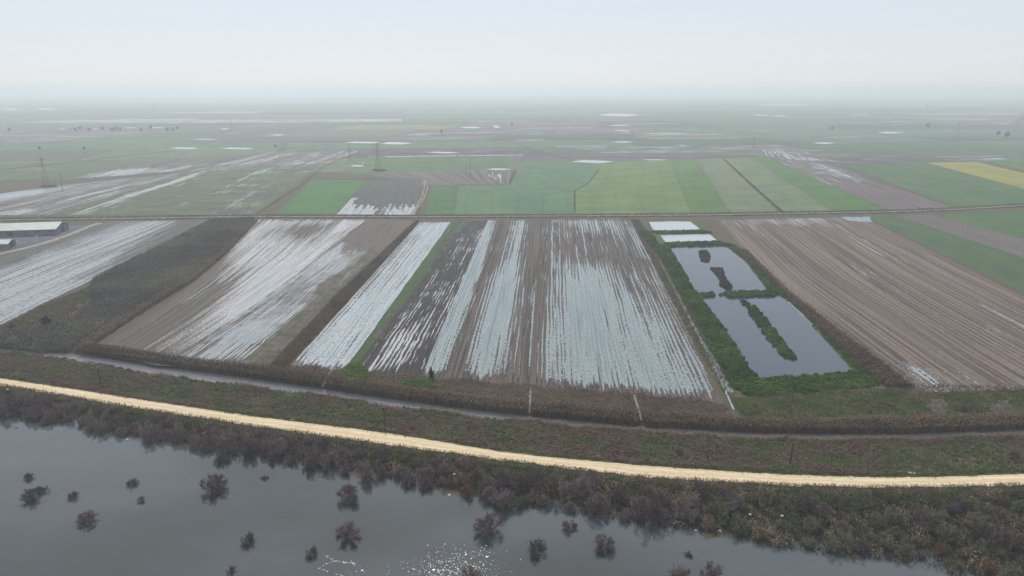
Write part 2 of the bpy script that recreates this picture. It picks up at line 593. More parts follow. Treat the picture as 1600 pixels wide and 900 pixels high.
# --- near row of fields, left to right
field('flooded_field', [(168, 346), (330, 344), (-160, 588), (-310, 492)],  vs=1.0, blot=0.28, soil=GREY, soil2=(0.13, 0.12, 0.11), row=1.98,
      fn=lambda u, v: 0.46 + bl(u, v, 0.75, 0.8, 0.35, 0.35, 0.24) - bl(u, v, 0.05, 0.4, 0.12, 0.6, 0.7) + bl(u, v, 0.45, 0.2, 0.2, 0.25, 0.2) - bl(u, v, 1.0, 0.1, 0.25, 0.25, 0.5))
field('stubble_field', [(404, 343), (572, 343), (250, 572), (132, 548)], vs=1.2, blot=0.30, soil=(0.080, 0.070, 0.056), soil2=(0.15, 0.13, 0.105), row=1.49, z=0.035,
      left=[(404, 343), (340, 400), (295, 440), (225, 490), (132, 548)], right=[(572, 343), (500, 402), (395, 478), (250, 572)],
      fn=lambda u, v: 0.58 - 0.52 * sstep(v - 0.45 * u, 0.25, 0.62) + bl(u, v, 0.85, 0.75, 0.3, 0.30, 0.30) - bl(u, v, 0.55, 0.15, 0.2, 0.1, 0.4),
      gfn=lambda u, v: -0.5 + bl(u, v, 0.0, 0.8, 0.4, 0.3, 0.35), wcol=(0.44, 0.425, 0.425), fade=0.7)
field('stubble_field', [(572, 343), (648, 345), (410, 577), (250, 572)], vs=4.0, soil=(0.10, 0.080, 0.070), soil2=(0.15, 0.125, 0.105), row=1.36, z=0.035,
      left=[(572, 343), (500, 402), (395, 478), (250, 572)],
      fn=lambda u, v: 0.08 + 0.35 * sstep(v, 0.25, 0.4) + bl(u, v, 0.45, 0.88, 0.25, 0.10, 0.42) + bl(u, v, 0.1, 0.45, 0.2, 0.2, 0.3) - 0.3 * sstep(u, 0.6, 0.8),
      gfn=lambda u, v: -0.3 + 0.55 * sstep(v, 0.28, 0.36) + 0.22 * (u > 0.55), gcol=(0.042, 0.055, 0.036), fade=0.7)
field('flooded_field', [(656, 347), (704, 347), (546, 580), (452, 574)], soil=GREY, row=1.61, z=0.04,
      fn=lambda u, v: 0.74 - 0.4 * bl(u, v, 0.08, 0.4, 0.1, 0.8, 1) - bl(u, v, 0.35, 0.45, 0.12, 0.2, 0.25) + 0.1 * v, wcol=(0.36, 0.39, 0.41), fade=0.7)
field('grass_strip', [(705, 346), (727, 345), (572, 580), (528, 592)], soil=DARK, grn=0.62, gcol=(0.034, 0.066, 0.026), row=1.86, z=0.045,
      right=[(720, 345), (689, 390), (648, 452), (593, 520), (549, 584)], fn=lambda u, v: -0.6 + 0.4 * u)
field('ploughed_field', [(724, 345), (765, 345), (660, 592), (556, 590)], vs=4.5, blot=0.35, soil=DARK, soil2=(0.055, 0.045, 0.046), row=1.18, z=0.05,
      left=[(719, 345), (688, 392), (647, 455), (592, 523), (545, 592)],
      fn=lambda u, v: 0.22 + 0.10 * v - bl(u, v, 0.0, 0.4, 0.15, 0.5, 0.3) + bl(u, v, 0.5, 0.9, 0.5, 0.15, 0.1), gfn=lambda u, v: -0.2 + bl(u, v, 0.2, 0.0, 0.5, 0.35, 0.7) + bl(u, v, 0.0, 0.5, 0.16, 0.4, 0.6), gcol=(0.045, 0.07, 0.05), wcol=(0.42, 0.42, 0.43), fade=0.5)
field('flooded_field', [(762, 344), (985, 342), (1130, 632), (658, 590)], vs=1.3, blot=0.42, soil=(0.062, 0.050, 0.046), soil2=(0.125, 0.10, 0.088), row=1.43, z=0.055, nu=80, nv=60,
      left=[(762, 344), (715, 455), (683, 530), (658, 592)],
      fn=lambda u, v: 0.46 + bl(u, v, 0.03, 0.5, 0.05, 0.6, 0.6) - bl(u, v, 0.11, 0.45, 0.05, 0.9, 0.45) - bl(u, v, 0.36, 0.6, 0.07, 1.5, 0.33)
      + bl(u, v, 0.60, 0.72, 0.17, 0.28, 0.38) + bl(u, v, 0.22, 0.75, 0.09, 0.3, 0.42) + bl(u, v, 0.85, 0.95, 0.25, 0.22, 0.18) - bl(u, v, 0.85, 0.35, 0.3, 0.16, 0.22) - bl(u, v, 0.55, 0.25, 0.2, 0.15, 0.12),
      gfn=lambda u, v: -0.6 + bl(u, v, 0.37, 0.5, 0.04, 0.3, 0.5), gcol=(0.12, 0.11, 0.065), wcol=(0.245, 0.285, 0.29), fade=0.6)
field('ploughed_field', [(1122, 344), (1345, 339), (1606, 606), (1440, 613)], soil=(0.110, 0.077, 0.064), soil2=(0.205, 0.162, 0.135), row=1.61, z=0.04, nu=50, nv=50,
      left=[(1122, 344), (1205, 435), (1290, 500), (1440, 613)], right=[(1345, 339), (1610, 470), (1900, 606)],
      fn=lambda u, v: 0.10 - 0.12 * v + bl(u, v, 0.5, 0.0, 0.7, 0.12, 0.35) + bl(u, v, 0.72, 0.35, 0.06, 0.1, 0.25) + bl(u, v, 0.12, 0.98, 0.2, 0.06, 0.32) + bl(u, v, 0.62, 0.8, 0.12, 0.08, 0.3),
      gfn=lambda u, v: -0.05 + bl(u, v, 0.3, 0.15, 0.4, 0.2, 0.25), gcol=(0.085, 0.085, 0.060))
field('crop_field', [(1350, 338), (1430, 336), (1900, 500), (1900, 600)], grn=0.8, soil=OLIVE, gcol=(0.046, 0.088, 0.044), row=1.86, z=0.045, fn=lambda u, v: -0.1 - 0.4 * v)
field('ploughed_field', [(1400, 337), (1455, 335), (1900, 455), (1900, 500)], soil=(0.11, 0.085, 0.085), soil2=(0.17, 0.14, 0.135), row=1.86, z=0.05, wet=0.12)
field('crop_field', [(1455, 335), (1640, 328), (2100, 440), (1900, 455)], grn=1.2, gcol=(0.045, 0.098, 0.038), row=1.86, z=0.045)
field('flood_pool', [(1313, 339), (1360, 339), (1364, 347), (1325, 345)], wet=1.2, z=0.06, rag=1.5, row=3.72)

# --- row beyond the cross track
field('crop_field', [(488, 282), (573, 281), (526, 334), (430, 334)], grn=1.2, gcol=(0.038, 0.120, 0.030), row=4, z=0.05)
field('flooded_field', [(576, 281), (660, 280), (648, 336), (526, 335)], vs=4.0, soil=(0.065, 0.075, 0.065), soil2=(0.09, 0.095, 0.085), row=4, z=0.055,
      fn=lambda u, v: -0.25 + 0.95 * sstep(v, 0.5, 1.0) + bl(u, v, 0.05, 0.75, 0.08, 0.5, 0.5) - bl(u, v, 0.5, 0.8, 0.05, 0.5, 0.5))
field('crop_field', [(674, 290), (713, 289), (710, 335), (664, 335)], grn=1.2, gcol=(0.038, 0.105, 0.032), row=4, z=0.05)
field('crop_field', [(717, 290), (797, 289), (897, 296), (897, 335), (710, 335)][:1] + [(797, 289), (897, 335), (710, 335)], grn=1.2, gcol=(0.06, 0.128, 0.072), row=4, z=0.05,
      right=[(797, 289), (897, 300), (897, 335)])
field('crop_field', [(815, 254), (943, 255), (897, 298), (797, 291)], grn=1.2, gcol=(0.06, 0.128, 0.072), row=4, z=0.054, right=[(943, 255), (936, 264), (918, 286), (897, 298)])
field('crop_field', [(943, 254), (1046, 250), (1080, 334), (898, 335)], grn=1.2, gcol=(0.084, 0.148, 0.055), row=5, z=0.056, left=[(943, 254), (920, 286), (898, 299), (898, 335)])
field('crop_field', [(1048, 250), (1085, 249), (1140, 333), (1081, 334)], grn=1.2, gcol=(0.054, 0.122, 0.034), row=5, z=0.05)
field('crop_field', [(1087, 249), (1129, 248), (1217, 332), (1141, 333)], grn=1.2, gcol=(0.096, 0.138, 0.085), row=5, z=0.053)
field('crop_field', [(1133, 248), (1174, 246), (1301, 330), (1224, 332)], grn=1.2, gcol=(0.090, 0.142, 0.080), row=5, z=0.05)
field('crop_field', [(1176, 246), (1197, 246), (1388, 327), (1303, 330)], grn=1.2, gcol=(0.048, 0.118, 0.034), row=5, z=0.053)
field('ploughed_field', [(1200, 247), (1245, 240), (1488, 325), (1390, 328)], soil=(0.11, 0.085, 0.085), soil2=(0.17, 0.14, 0.135), row=5, z=0.05,
      fn=lambda u, v: 0.30 - 0.4 * sstep(v, 0.5, 0.9))
field('ploughed_field', [(1190, 233), (1240, 232), (1320, 255), (1200, 246)], soil=(0.10, 0.085, 0.085), row=6, z=0.06, wet=0.38)
field('crop_field', [(1318, 258), (1452, 253), (1700, 322), (1492, 325)], grn=1.2, gcol=(0.046, 0.102, 0.042), row=5, z=0.05)
field('mustard_field', [(1448, 254), (1526, 253), (1720, 300), (1700, 322)], grn=1.2, gcol=(0.20, 0.20, 0.055), row=5, z=0.053)
field('crop_field', [(1538, 250), (1620, 248), (1800, 285), (1720, 298)], grn=1.2, gcol=(0.050, 0.120, 0.037), row=5, z=0.05)
field('stubble_field', [(297, 268), (500, 258), (396, 336), (80, 336)], vs=1.5, soil=(0.080, 0.078, 0.066), soil2=(0.105, 0.10, 0.088), row=3.6, z=0.05, nu=40,
      fn=lambda u, v: 0.13 + bl(u, v, 0.12, 0.5, 0.04, 0.6, 0.6) + bl(u, v, 0.6, 0.3, 0.1, 0.4, 0.2) + bl(u, v, 0.8, 0.6, 0.1, 0.4, 0.12), gfn=lambda u, v: 0.52 + 0 * u, gcol=(0.066, 0.100, 0.052))
field('flooded_field', [(90, 290), (297, 268), (80, 336), (-250, 336)], soil=(0.085, 0.08, 0.07), row=3.6, z=0.054,
      fn=lambda u, v: 0.32 + bl(u, v, 0.2, 0.5, 0.25, 0.3, 0.4))
field('crop_field', [(-300, 268), (215, 250), (108, 280), (-300, 289)], grn=0.75, soil=OLIVE, gcol=(0.063, 0.103, 0.053), row=6, z=0.045)
field('stubble_field', [(420, 238), (560, 236), (505, 258), (290, 268)], soil=(0.085, 0.08, 0.075), row=6, z=0.056, wet=0.28)
field('flooded_field', [(215, 250), (415, 240), (292, 267), (110, 280)], soil=(0.075, 0.08, 0.065), row=6, z=0.058,
      fn=lambda u, v: 0.05 + bl(u, v, 0.3, 0.85, 0.5, 0.25, 0.6), gfn=lambda u, v: 0.35 + 0 * u)
field('ploughed_field', [(560, 270), (800, 264), (795, 288), (665, 290)], soil=(0.10, 0.088, 0.085), row=6, z=0.05, fn=lambda u, v: 0.02 + bl(u, v, 0.9, 0.5, 0.15, 0.4, 0.4))
field('crop_field', [(575, 243), (800, 248), (800, 264), (545, 272)], grn=0.75, gcol=(0.054, 0.114, 0.050), soil=(0.09, 0.085, 0.08), row=6, z=0.046, wet=0.06)

# --- far patchwork towards the horizon: real strips of land of different crops
FV, FQ, fuv, fw, fg, fs, fs2, fgc, fwc = [], [], [], [], [], [], [], [], []


def far_block(y0, y1, x0, x1, skew, depth):
    w, h = x1 - x0, y1 - y0
    lim = 42 + 0.036 * y0
    if depth < 13 and (w > 6.0 * lim or h > 2.4 * lim) and random.random() < 0.97:
        k = random.uniform(0.35, 0.65)
        if w > 2.6 * h:
            far_block(y0, y1, x0, x0 + k * w, skew, depth + 1)
            far_block(y0, y1, x0 + k * w, x1, skew, depth + 1)
        else:
            far_block(y0, y0 + k * h, x0, x1, skew, depth + 1)
            far_block(y0 + k * h, y1, x0, x1, skew, depth + 1)
        return
    gap = 2.5 + 0.001 * y0
    pts = []
    for (x, y) in ((x0 + gap, y1 - gap), (x1 - gap, y1 - gap), (x1 - gap, y0 + gap), (x0 + gap, y0 + gap)):
        xx = x + skew * (y - 1000) + 60 * math.sin(y / 900.0 + x / 2000.0)
        yy = y + 50 * math.sin(x / 700.0) + 0.06 * x
        pts.append((xx, max(yy, 1000), 0.02))
    b = len(FV)
    FV.extend(pts)
    FQ.append((b, b + 3, b + 2, b + 1))
    r = random.random()
    kind = 'g' if r < 0.48 else ('b' if r < 0.93 else 'o')
    gcs = [(0.065, 0.122, 0.072), (0.052, 0.105, 0.064), (0.082, 0.128, 0.076), (0.070, 0.115, 0.092), (0.042, 0.084, 0.050)]
    gc = random.choice(gcs) if kind == 'g' else (0.15, 0.15, 0.07)
    so = random.choice([(0.10, 0.080, 0.088), (0.065, 0.058, 0.062), (0.13, 0.105, 0.105), (0.085, 0.09, 0.07)])
    wv_ = random.choice([-0.5, -0.3, 0.05, 0.18, 0.30, 0.48]) if kind == 'b' else -0.6
    gv_ = 1.2 if kind != 'b' else -0.6
    if kind == 'o' and random.random() < 0.6:
        gc = (0.085, 0.09, 0.06)
    alongx = w > h
    ou, ov = random.uniform(0, 500), random.uniform(0, 5000)
    for (cx, cy) in ((0, 0), (w, 0), (w, h), (0, h)):
        a, l_ = (cy, cx) if alongx else (cx, cy)
        fuv.append((ou + a / 9.0, ov + l_))
        fw.append(wv_)
        fg.append(gv_)
        fs.append(so)
        fs2.append(tuple(min(1, 1.4 * q) for q in so))
        fgc.append(gc)
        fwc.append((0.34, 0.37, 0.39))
    if random.random() < 0.42:          # a flooded headland or a lane along one edge
        p_ = np.array(pts)
        k_ = 0.03 + 0.10 * random.random()
        s0, s1_ = sorted((random.random(), random.random()))
        if alongx:
            e0, e1, i0, i1 = p_[3], p_[2], p_[0], p_[1]
        else:
            e0, e1, i0, i1 = p_[0], p_[3], p_[1], p_[2]
        a_, b_ = e0 + (e1 - e0) * s0, e0 + (e1 - e0) * s1_
        c_, d_ = a_ + (i0 - e0) * k_, b_ + (i1 - e1) * k_
        b0 = len(FV)
        q_ = [a_, b_, d_, c_]
        n_ = np.cross(q_[1] - q_[0], q_[2] - q_[0])
        FV.extend([(x_[0], x_[1], 0.06) for x_ in q_])
        FQ.append((b0, b0 + 1, b0 + 2, b0 + 3) if n_[2] > 0 else (b0 + 3, b0 + 2, b0 + 1, b0))
        wet_ = random.random() < 0.7
        for x_ in q_:
            fuv.append((ou + x_[0] / 12.0, ov + x_[1] / 12.0))
            fw.append(0.85 if wet_ else -0.6)
            fg.append(-0.6)
            fs.append((0.16, 0.13, 0.11))
            fs2.append((0.22, 0.19, 0.16))
            fgc.append(gc)
            fwc.append((0.34, 0.37, 0.39))


for (a, b, sk) in ((1030, 1650, -0.25), (1665, 2600, 0.18), (2620, 4200, -0.1), (4230, 7000, 0.1), (7050, 14000, 0.0)):
    xw = 1.05 * b + 600
    far_block(a, b, -xw, xw, sk, 0)
o = mesh_np('farmland', FV, FQ, field_mat, attrs={
    'fuv': ('FLOAT2', 'POINT', fuv), 'wet': ('FLOAT', 'POINT', fw), 'blot': ('FLOAT', 'POINT', [0.6] * len(fw)), 'grn': ('FLOAT', 'POINT', fg), 'soil': ('FLOAT_COLOR', 'POINT', fs),
    'soil2': ('FLOAT_COLOR', 'POINT', fs2), 'gcol': ('FLOAT_COLOR', 'POINT', fgc), 'wcol': ('FLOAT_COLOR', 'POINT', fwc)})
tag(o, kind='structure')


# --- pools of flood water
def sheet(name, px, mat, z, jit=0.0, sub=8, world=False):
    p = np.array(px, float) if world else PP(px)
    pts = []
    n = len(p)
    for i in range(n):
        a, b = p[i], p[(i + 1) % n]
        for s in np.linspace(0, 1, sub, endpoint=False):
            q = a + (b - a) * s
            L_ = np.linalg.norm(b - a)
            pts.append(q + jit * np.array([wob(q[0], q[1], 6 * max(jit, 0.5), 3), wob(q[0], q[1], 6 * max(jit, 0.5), 8)]))
    me = bpy.data.meshes.new(name)
    me.from_pydata([(x, y, z) for x, y in pts], [], [list(range(len(pts)))])
    me.update()
    me.materials.append(mat)
    o_ = bpy.data.objects.new(name, me)
    COL.objects.link(o_)
    tag(o_, kind='structure')
    # face up
    if me.polygons[0].normal.z < 0:
        me.flip_normals()
    return o_


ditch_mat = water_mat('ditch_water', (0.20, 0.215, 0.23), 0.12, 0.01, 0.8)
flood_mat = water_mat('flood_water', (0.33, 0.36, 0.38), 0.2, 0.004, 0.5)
for (x0, x1, y0, y1) in [(540, 592, 221, 224), (590, 648, 222, 226), (720, 752, 198, 201), (770, 782, 196, 200), (935, 1000, 177, 182), (952, 985, 195, 197), (950, 992, 221, 223),
                         (1000, 1080, 208, 209.5), (1172, 1202, 179, 181), (1205, 1232, 180, 182), (1180, 1282, 163, 165), (1369, 1411, 205.5, 209), (1008, 1030, 149, 151), (1438, 1480, 152, 154),
                         (0, 32, 169, 172), (55, 90, 169, 172), (892, 960, 250, 255), (1000, 1044, 249, 250.5), (1332, 1358, 179, 180.5), (1535, 1578, 247.5, 249), (420, 447, 210, 212), (665, 720, 237, 239.5),
                         (545, 572, 258, 260.5), (265, 312, 230, 233), (345, 400, 230.5, 233.5), (760, 800, 263, 266), (1110, 1120, 149, 150), (300, 340, 217, 218.5), (1268, 1305, 222, 225), (960, 985, 203, 205)]:
    xm, ym = (x0 + x1) / 2, (y0 + y1) / 2
    sheet('flood_pool', [(x0, ym), (x0 * 0.7 + x1 * 0.3, y0), (x1 * 0.75 + x0 * 0.25, y0 + 0.2 * (y1 - y0)), (x1, ym), (x1 * 0.7 + x0 * 0.3, y1), (x0 * 0.75 + x1 * 0.25, y1 - 0.2 * (y1 - y0))],
          flood_mat, 0.09, jit=(ym < 230) * 6.0 + 1.5)

# ponds
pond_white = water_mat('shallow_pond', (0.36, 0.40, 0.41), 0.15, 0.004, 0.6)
sheet('pond', [(1014, 347), (1050, 346), (1079, 346.5), (1096, 360), (1060, 361.5), (1023, 363)], pond_white, 0.10, 0.5)
sheet('pond', [(1031, 367), (1109, 366), (1124, 379), (1041, 380)], pond_white, 0.10, 0.5)
POND3 = [(1044, 385), (1135, 386), (1165, 410), (1182, 432), (1200, 455), (1160, 458), (1104, 462), (1083, 453), (1072, 432), (1056, 405)]
POND4 = [(1093, 462), (1160, 459), (1216, 461), (1242, 480), (1262, 502), (1300, 545), (1334, 581), (1290, 587), (1185, 592), (1168, 575), (1150, 540), (1126, 506)]
sheet('pond', POND3, pond_mat, 0.10, 0.6)
sheet('pond', POND4, pond_mat, 0.104, 0.6)


# ------------------------------------------------------------------ tracks and ditches
def strip_px(name, px, widths, mat, z, n=4):
    """a ribbon along a line; width in metres"""
    p = PP(px, z)
    d = np.concatenate([[0], np.cumsum(np.linalg.norm(np.diff(p, axis=0), axis=1))])
    m = max(8, int(d[-1] / 4))
    s = np.linspace(0, d[-1], m)
    c_ = np.stack([np.interp(s, d, p[:, 0]), np.interp(s, d, p[:, 1])], -1)
    k = np.hanning(7)
    k /= k.sum()
    for a in range(2):
        c_[:, a] = np.convolve(np.pad(c_[:, a], 3, mode='edge'), k, mode='valid')
    tn = unit(np.gradient(c_, axis=0))
    nr = np.stack([-tn[:, 1], tn[:, 0]], -1)
    w = np.interp(s, d, widths) if hasattr(widths, '__len__') else np.full(m, float(widths))
    V, uv = [], []
    for i in range(m):
        ww = w[i] * (1 + 0.25 * wob(c_[i, 0], c_[i, 1], 5.0))
        for q in np.linspace(-0.5, 0.5, n):
            V.append((*(c_[i] + nr[i] * q * ww), z))
            uv.append((s[i], q + 0.5))
    ii = np.arange(m * n).reshape(m, n)
    Q = np.stack([ii[:-1, :-1], ii[:-1, 1:], ii[1:, 1:], ii[1:, :-1]], -1).reshape(-1, 4)[:, ::-1]
    o_ = mesh_np(name, V, Q, mat, attrs={'ruv': ('FLOAT2', 'POINT', uv)})
    tag(o_, kind='structure')
    return o_


track_mat = plain('track_gravel', (0.24, 0.22, 0.20), 0.95, 0.1, 0.3, 0.3)
mud_mat = plain('mud_track', (0.20, 0.17, 0.15), 0.9, 0.2, 0.35, 0.3)
track_far = [(-300, 349), (0, 344), (160, 342), (390, 338.5), (660, 339), (900, 337.5), (1100, 336), (1220, 334), (1400, 331), (1500, 327), (1600, 321), (1900, 309)]
strip_px('farm_track', track_far, 5, mud_mat, 0.11)
strip_px('farm_track', [(-200, 449), (0, 396), (30, 390), (65, 381), (110, 366), (140, 353), (158, 348)], 6, track_mat, 0.12)
strip_px('farm_track', [(645, 336), (660, 310), (666, 292), (664, 281)], 5, mud_mat, 0.12)
strip_px('ditch', [(1008, 364), (1030, 405), (1064, 470), (1092, 525), (1120, 575), (1142, 616)], [1.2, 1.4, 1.1, 1.2, 3.2, 3.6], ditch_mat, 0.13)
strip_px('ditch', [(1230, 470), (1262, 500), (1300, 535)], [1.2, 1.6, 1.2], ditch_mat, 0.13)
strip_px('ditch', [(1124, 592), (1134, 612), (1148, 643)], [0.6, 0.7, 0.6], flood_mat, 0.14)
strip_px('ditch', [(522, 570), (508, 596), (502, 607)], [0.7, 0.6, 0.5], ditch_mat, 0.14)
strip_px('ditch', [(829, 605), (828, 630), (827, 648)], [0.7, 0.6, 0.5], ditch_mat, 0.14)
strip_px('ditch', [(990, 615), (998, 640), (1003, 660)], [0.7, 0.6, 0.5], ditch_mat, 0.14)
strip_px('ditch', [(126, 545), (140, 536), (180, 508), (216, 484), (256, 455), (275, 440)], [6, 4, 3.5, 3, 2.5, 2], canal_mat, 0.02)

# ------------------------------------------------------------------ vegetation
CUTS = [PP(q) for q in ([(524, 568), (508, 596), (501, 622)], [(829, 604), (828, 630), (827, 652)], [(988, 612), (998, 640), (1004, 668)], [(1124, 592), (1134, 612), (1148, 643)])]


def clear_of(p, d):
    keep = np.ones(len(p), bool)
    for c_ in CUTS:
        for a_, b_ in zip(c_[:-1], c_[1:]):
            ab = b_ - a_
            t_ = np.clip(((p - a_) @ ab) / (ab @ ab), 0, 1)
            keep &= np.linalg.norm(p - a_ - t_[:, None] * ab, axis=1) > d
    return p[keep]


def blades(name, pts, h, w, mat, per=3, lean=0.25, spread=0.5, label=None, cat='plants', zoff=0.0, tint_fn=None, tip=0.5, plume=0.0, even=False):
    n = len(pts)
    base = np.repeat(np.column_stack([pts, terrain(pts[:, 0], pts[:, 1]) + zoff]), per, 0)
    m = len(base)
    base[:, :2] += rng.normal(0, spread, (m, 2))
    hh = h * (rng.uniform(0.88, 1.08, m) if even else rng.uniform(0.55, 1.15, m))
    yaw = rng.uniform(0, math.pi, m)
    a = np.stack([np.cos(yaw), np.sin(yaw), 0 * yaw], -1) * (w * rng.uniform(0.6, 1.3, m) / 2)[:, None]
    tipv = np.stack([rng.normal(0, lean, m) * hh, rng.normal(0, lean, m) * hh, hh], -1)
    V = np.stack([base - a, base + a, base + a * tip + tipv, base - a * tip + tipv], 1).reshape(-1, 3)
    Q = np.arange(len(V)).reshape(-1, 4)
    tint = rng.random(m) if tint_fn is None else tint_fn(base[:, 0], base[:, 1], m)
    tint4 = np.repeat(tint, 4)
    if plume > 0:                      # bent leaf tips and seed heads, catching the sun from above
        c_ = base + tipv * rng.uniform(0.9, 1.05, (m, 1))
        n_ = unit(np.array([0, 0, 1.0]) + rng.normal(0, 0.35, (m, 3)))
        A_ = unit(np.cross(n_, rng.normal(0, 1, (m, 3))))
        B_ = np.cross(n_, A_)
        s_ = plume * rng.uniform(0.6, 1.4, (m, 1))
        V2, Q2 = quads(c_, A_ * s_ * 1.5, B_ * s_ * 0.6)
        Q = np.concatenate([Q, Q2 + len(V)])
        V = np.concatenate([V, V2])
        tint4 = np.concatenate([tint4, np.repeat(np.clip(tint + 0.15, 0, 1), 4)])
    o_ = mesh_np(name, V, Q, mat, attrs={'tint': ('FLOAT', 'POINT', tint4)})
    tag(o_, label, cat, kind='stuff')
    return o_


def clumps(name, pts, r, h, mat, k=34, leaf=0.32, label=None, cat='plants', zoff=0.0):
    n = len(pts)
    rr = r * rng.uniform(0.6, 1.3, n)
    hh = h * rng.uniform(0.6, 1.25, n)
    d = rng.normal(0, 1, (n, k, 3))
    d[..., 2] = np.abs(d[..., 2]) + 0.15
    d = unit(d)
    rad = rng.uniform(0.75, 1.05, (n, k, 1))
    C = d * rad * np.stack([rr, rr, hh], -1)[:, None, :]
    C[..., :2] += pts[:, None, :]
    C[..., 2] += (terrain(pts[:, 0], pts[:, 1]) + zoff)[:, None]
    C = C.reshape(-1, 3)
    nrm = unit(d.reshape(-1, 3) + rng.normal(0, 0.5, (n * k, 3)))
    ref = rng.normal(0, 1, (n * k, 3))
    A = unit(np.cross(nrm, ref))
    B = np.cross(nrm, A)
    s = leaf * rng.uniform(0.6, 1.4, (n * k, 1))
    V, Q = quads(C, A * s, B * s * 0.7)
    tint = np.clip(np.repeat(rng.random(n), k) * 0.6 + rng.random(n * k) * 0.4, 0, 1)
    o_ = mesh_np(name, V, Q, mat, attrs={'tint': ('FLOAT', 'POINT', np.repeat(tint, 4))})
    tag(o_, label, cat, kind='stuff')
    return o_


def band(px_line, w0, w1=None, z=0.0):
    """polygon of a strip of ground along a line, metres wide"""
    p = PP(px_line, z)
    tn = unit(np.gradient(p, axis=0))
    nr = np.stack([-tn[:, 1], tn[:, 0]], -1)
    w1 = w0 if w1 is None else w1
    return np.concatenate([p + nr * w0 / 2, (p - nr * w1 / 2)[::-1]])


reed_mat = plant_mat('reed', [(0.0, (0.085, 0.060, 0.052)), (0.45, (0.155, 0.112, 0.085)), (0.8, (0.22, 0.165, 0.115)), (1.0, (0.16, 0.14, 0.08))], 0.15, 0.02, 0.3)
canal_reed_mat = plant_mat('canal_reed', [(0.0, (0.070, 0.052, 0.048)), (0.45, (0.125, 0.092, 0.074)), (0.8, (0.20, 0.145, 0.10)), (1.0, (0.15, 0.13, 0.08))], 0.06, 0.02, 0.3)
pale_reed_mat = plant_mat('pale_reed', [(0.0, (0.12, 0.085, 0.065)), (0.5, (0.22, 0.16, 0.12)), (1.0, (0.30, 0.24, 0.16))], 0.2, 0.03, 0.2)
dark_reed_mat = plant_mat('dark_reed', [(0.0, (0.090, 0.074, 0.070)), (0.5, (0.138, 0.118, 0.106)), (0.8, (0.135, 0.142, 0.105)), (1.0, (0.19, 0.175, 0.125))], 0.12, 0.02, 0.6)
red_reed_mat = plant_mat('red_reed', [(0.0, (0.075, 0.040, 0.036)), (0.6, (0.135, 0.078, 0.066)), (1.0, (0.16, 0.11, 0.08))], 0.15, 0.02, 0.2)
scrub_mat = plant_mat('scrub', [(0.0, (0.15, 0.098, 0.082)), (0.3, (0.18, 0.135, 0.105)), (0.5, (0.145, 0.135, 0.082)), (0.7, (0.088, 0.135, 0.046)), (0.85, (0.11, 0.15, 0.055)), (1.0, (0.22, 0.18, 0.11))], 0.3, 0.05, 0.55, 0.16)
grass_mat = plant_mat('grass', [(0.0, (0.085, 0.125, 0.036)), (0.5, (0.11, 0.175, 0.045)), (0.85, (0.19, 0.20, 0.07)), (1.0, (0.24, 0.20, 0.10))], 0.35, 0.06, 0.4)
leaf_mat = plant_mat('green_leaf', [(0.0, (0.022, 0.050, 0.012)), (0.5, (0.068, 0.130, 0.028)), (0.85, (0.12, 0.185, 0.042)), (1.0, (0.17, 0.21, 0.06))], 0.35, 0.05, 0.3)
brown_leaf_mat = plant_mat('island_brush', [(0.0, (0.040, 0.036, 0.026)), (0.5, (0.075, 0.066, 0.045)), (1.0, (0.105, 0.085, 0.06))], 0.15, 0.05, 0.3)

# reed bed on the far side of the canal, from the ditch mouth to the right edge
xs = np.arange(-215, 420, 3.0)
near_e, far_e = can_f(xs) - 0.6, can_f(xs) + 5.0 + 1.5 * wob(xs, 0, 30.0)
poly = np.concatenate([np.column_stack([xs, near_e]), np.column_stack([xs, far_e])[::-1]])
poly_main = poly
p = scatter(poly, 7.0)
p = clear_of(p[p[:, 0] > P(118, 556)[0]], 0.9)
blades('reed_bed', p, 3.1, 0.18, canal_reed_mat, per=2, lean=0.05, plume=0.15, even=True, label='tall brown reeds lining the far bank of the canal', cat='reeds')
# dry short stuff behind the reeds
fe = PP([(118, 552), (180, 556), (255, 574), (410, 579), (452, 572), (550, 584), (660, 592), (740, 598), (830, 606), (985, 618), (1132, 632)])
xs2 = np.arange(fe[0, 0], fe[-1, 0], 3.0)
wp = np.concatenate([np.column_stack([xs2, can_f(xs2) + 4]), np.column_stack([xs2, np.interp(xs2, fe[:, 0], fe[:, 1]) + 1.5 + 2.5 * wob(xs2, 3, 6.0)])[::-1]])
p = clear_of(scatter(wp, 2.6), 0.8)
dry_mat = plant_mat('dry_weed', [(0.0, (0.11, 0.078, 0.064)), (0.5, (0.17, 0.125, 0.095)), (0.85, (0.22, 0.17, 0.115)), (1.0, (0.12, 0.13, 0.06))], 0.2, 0.03, 0.35)
blades('dry_weeds', p, 0.7, 0.16, dry_mat, per=3, lean=0.35, plume=0.13, label='low dry brown weeds between the reeds and the flooded fields', cat='weeds')
p = np.concatenate([scatter(PP(q), 3.5) for q in ([(528, 592), (535, 576), (560, 568), (580, 590), (560, 598)], [(630, 600), (650, 592), (676, 594), (682, 606), (650, 610)])])
blades('corner_weeds', p, 0.9, 0.28, leaf_mat, per=3, lean=0.3, plume=0.2, label='fresh green weeds at the near ends of the ploughed strip', cat='weeds')
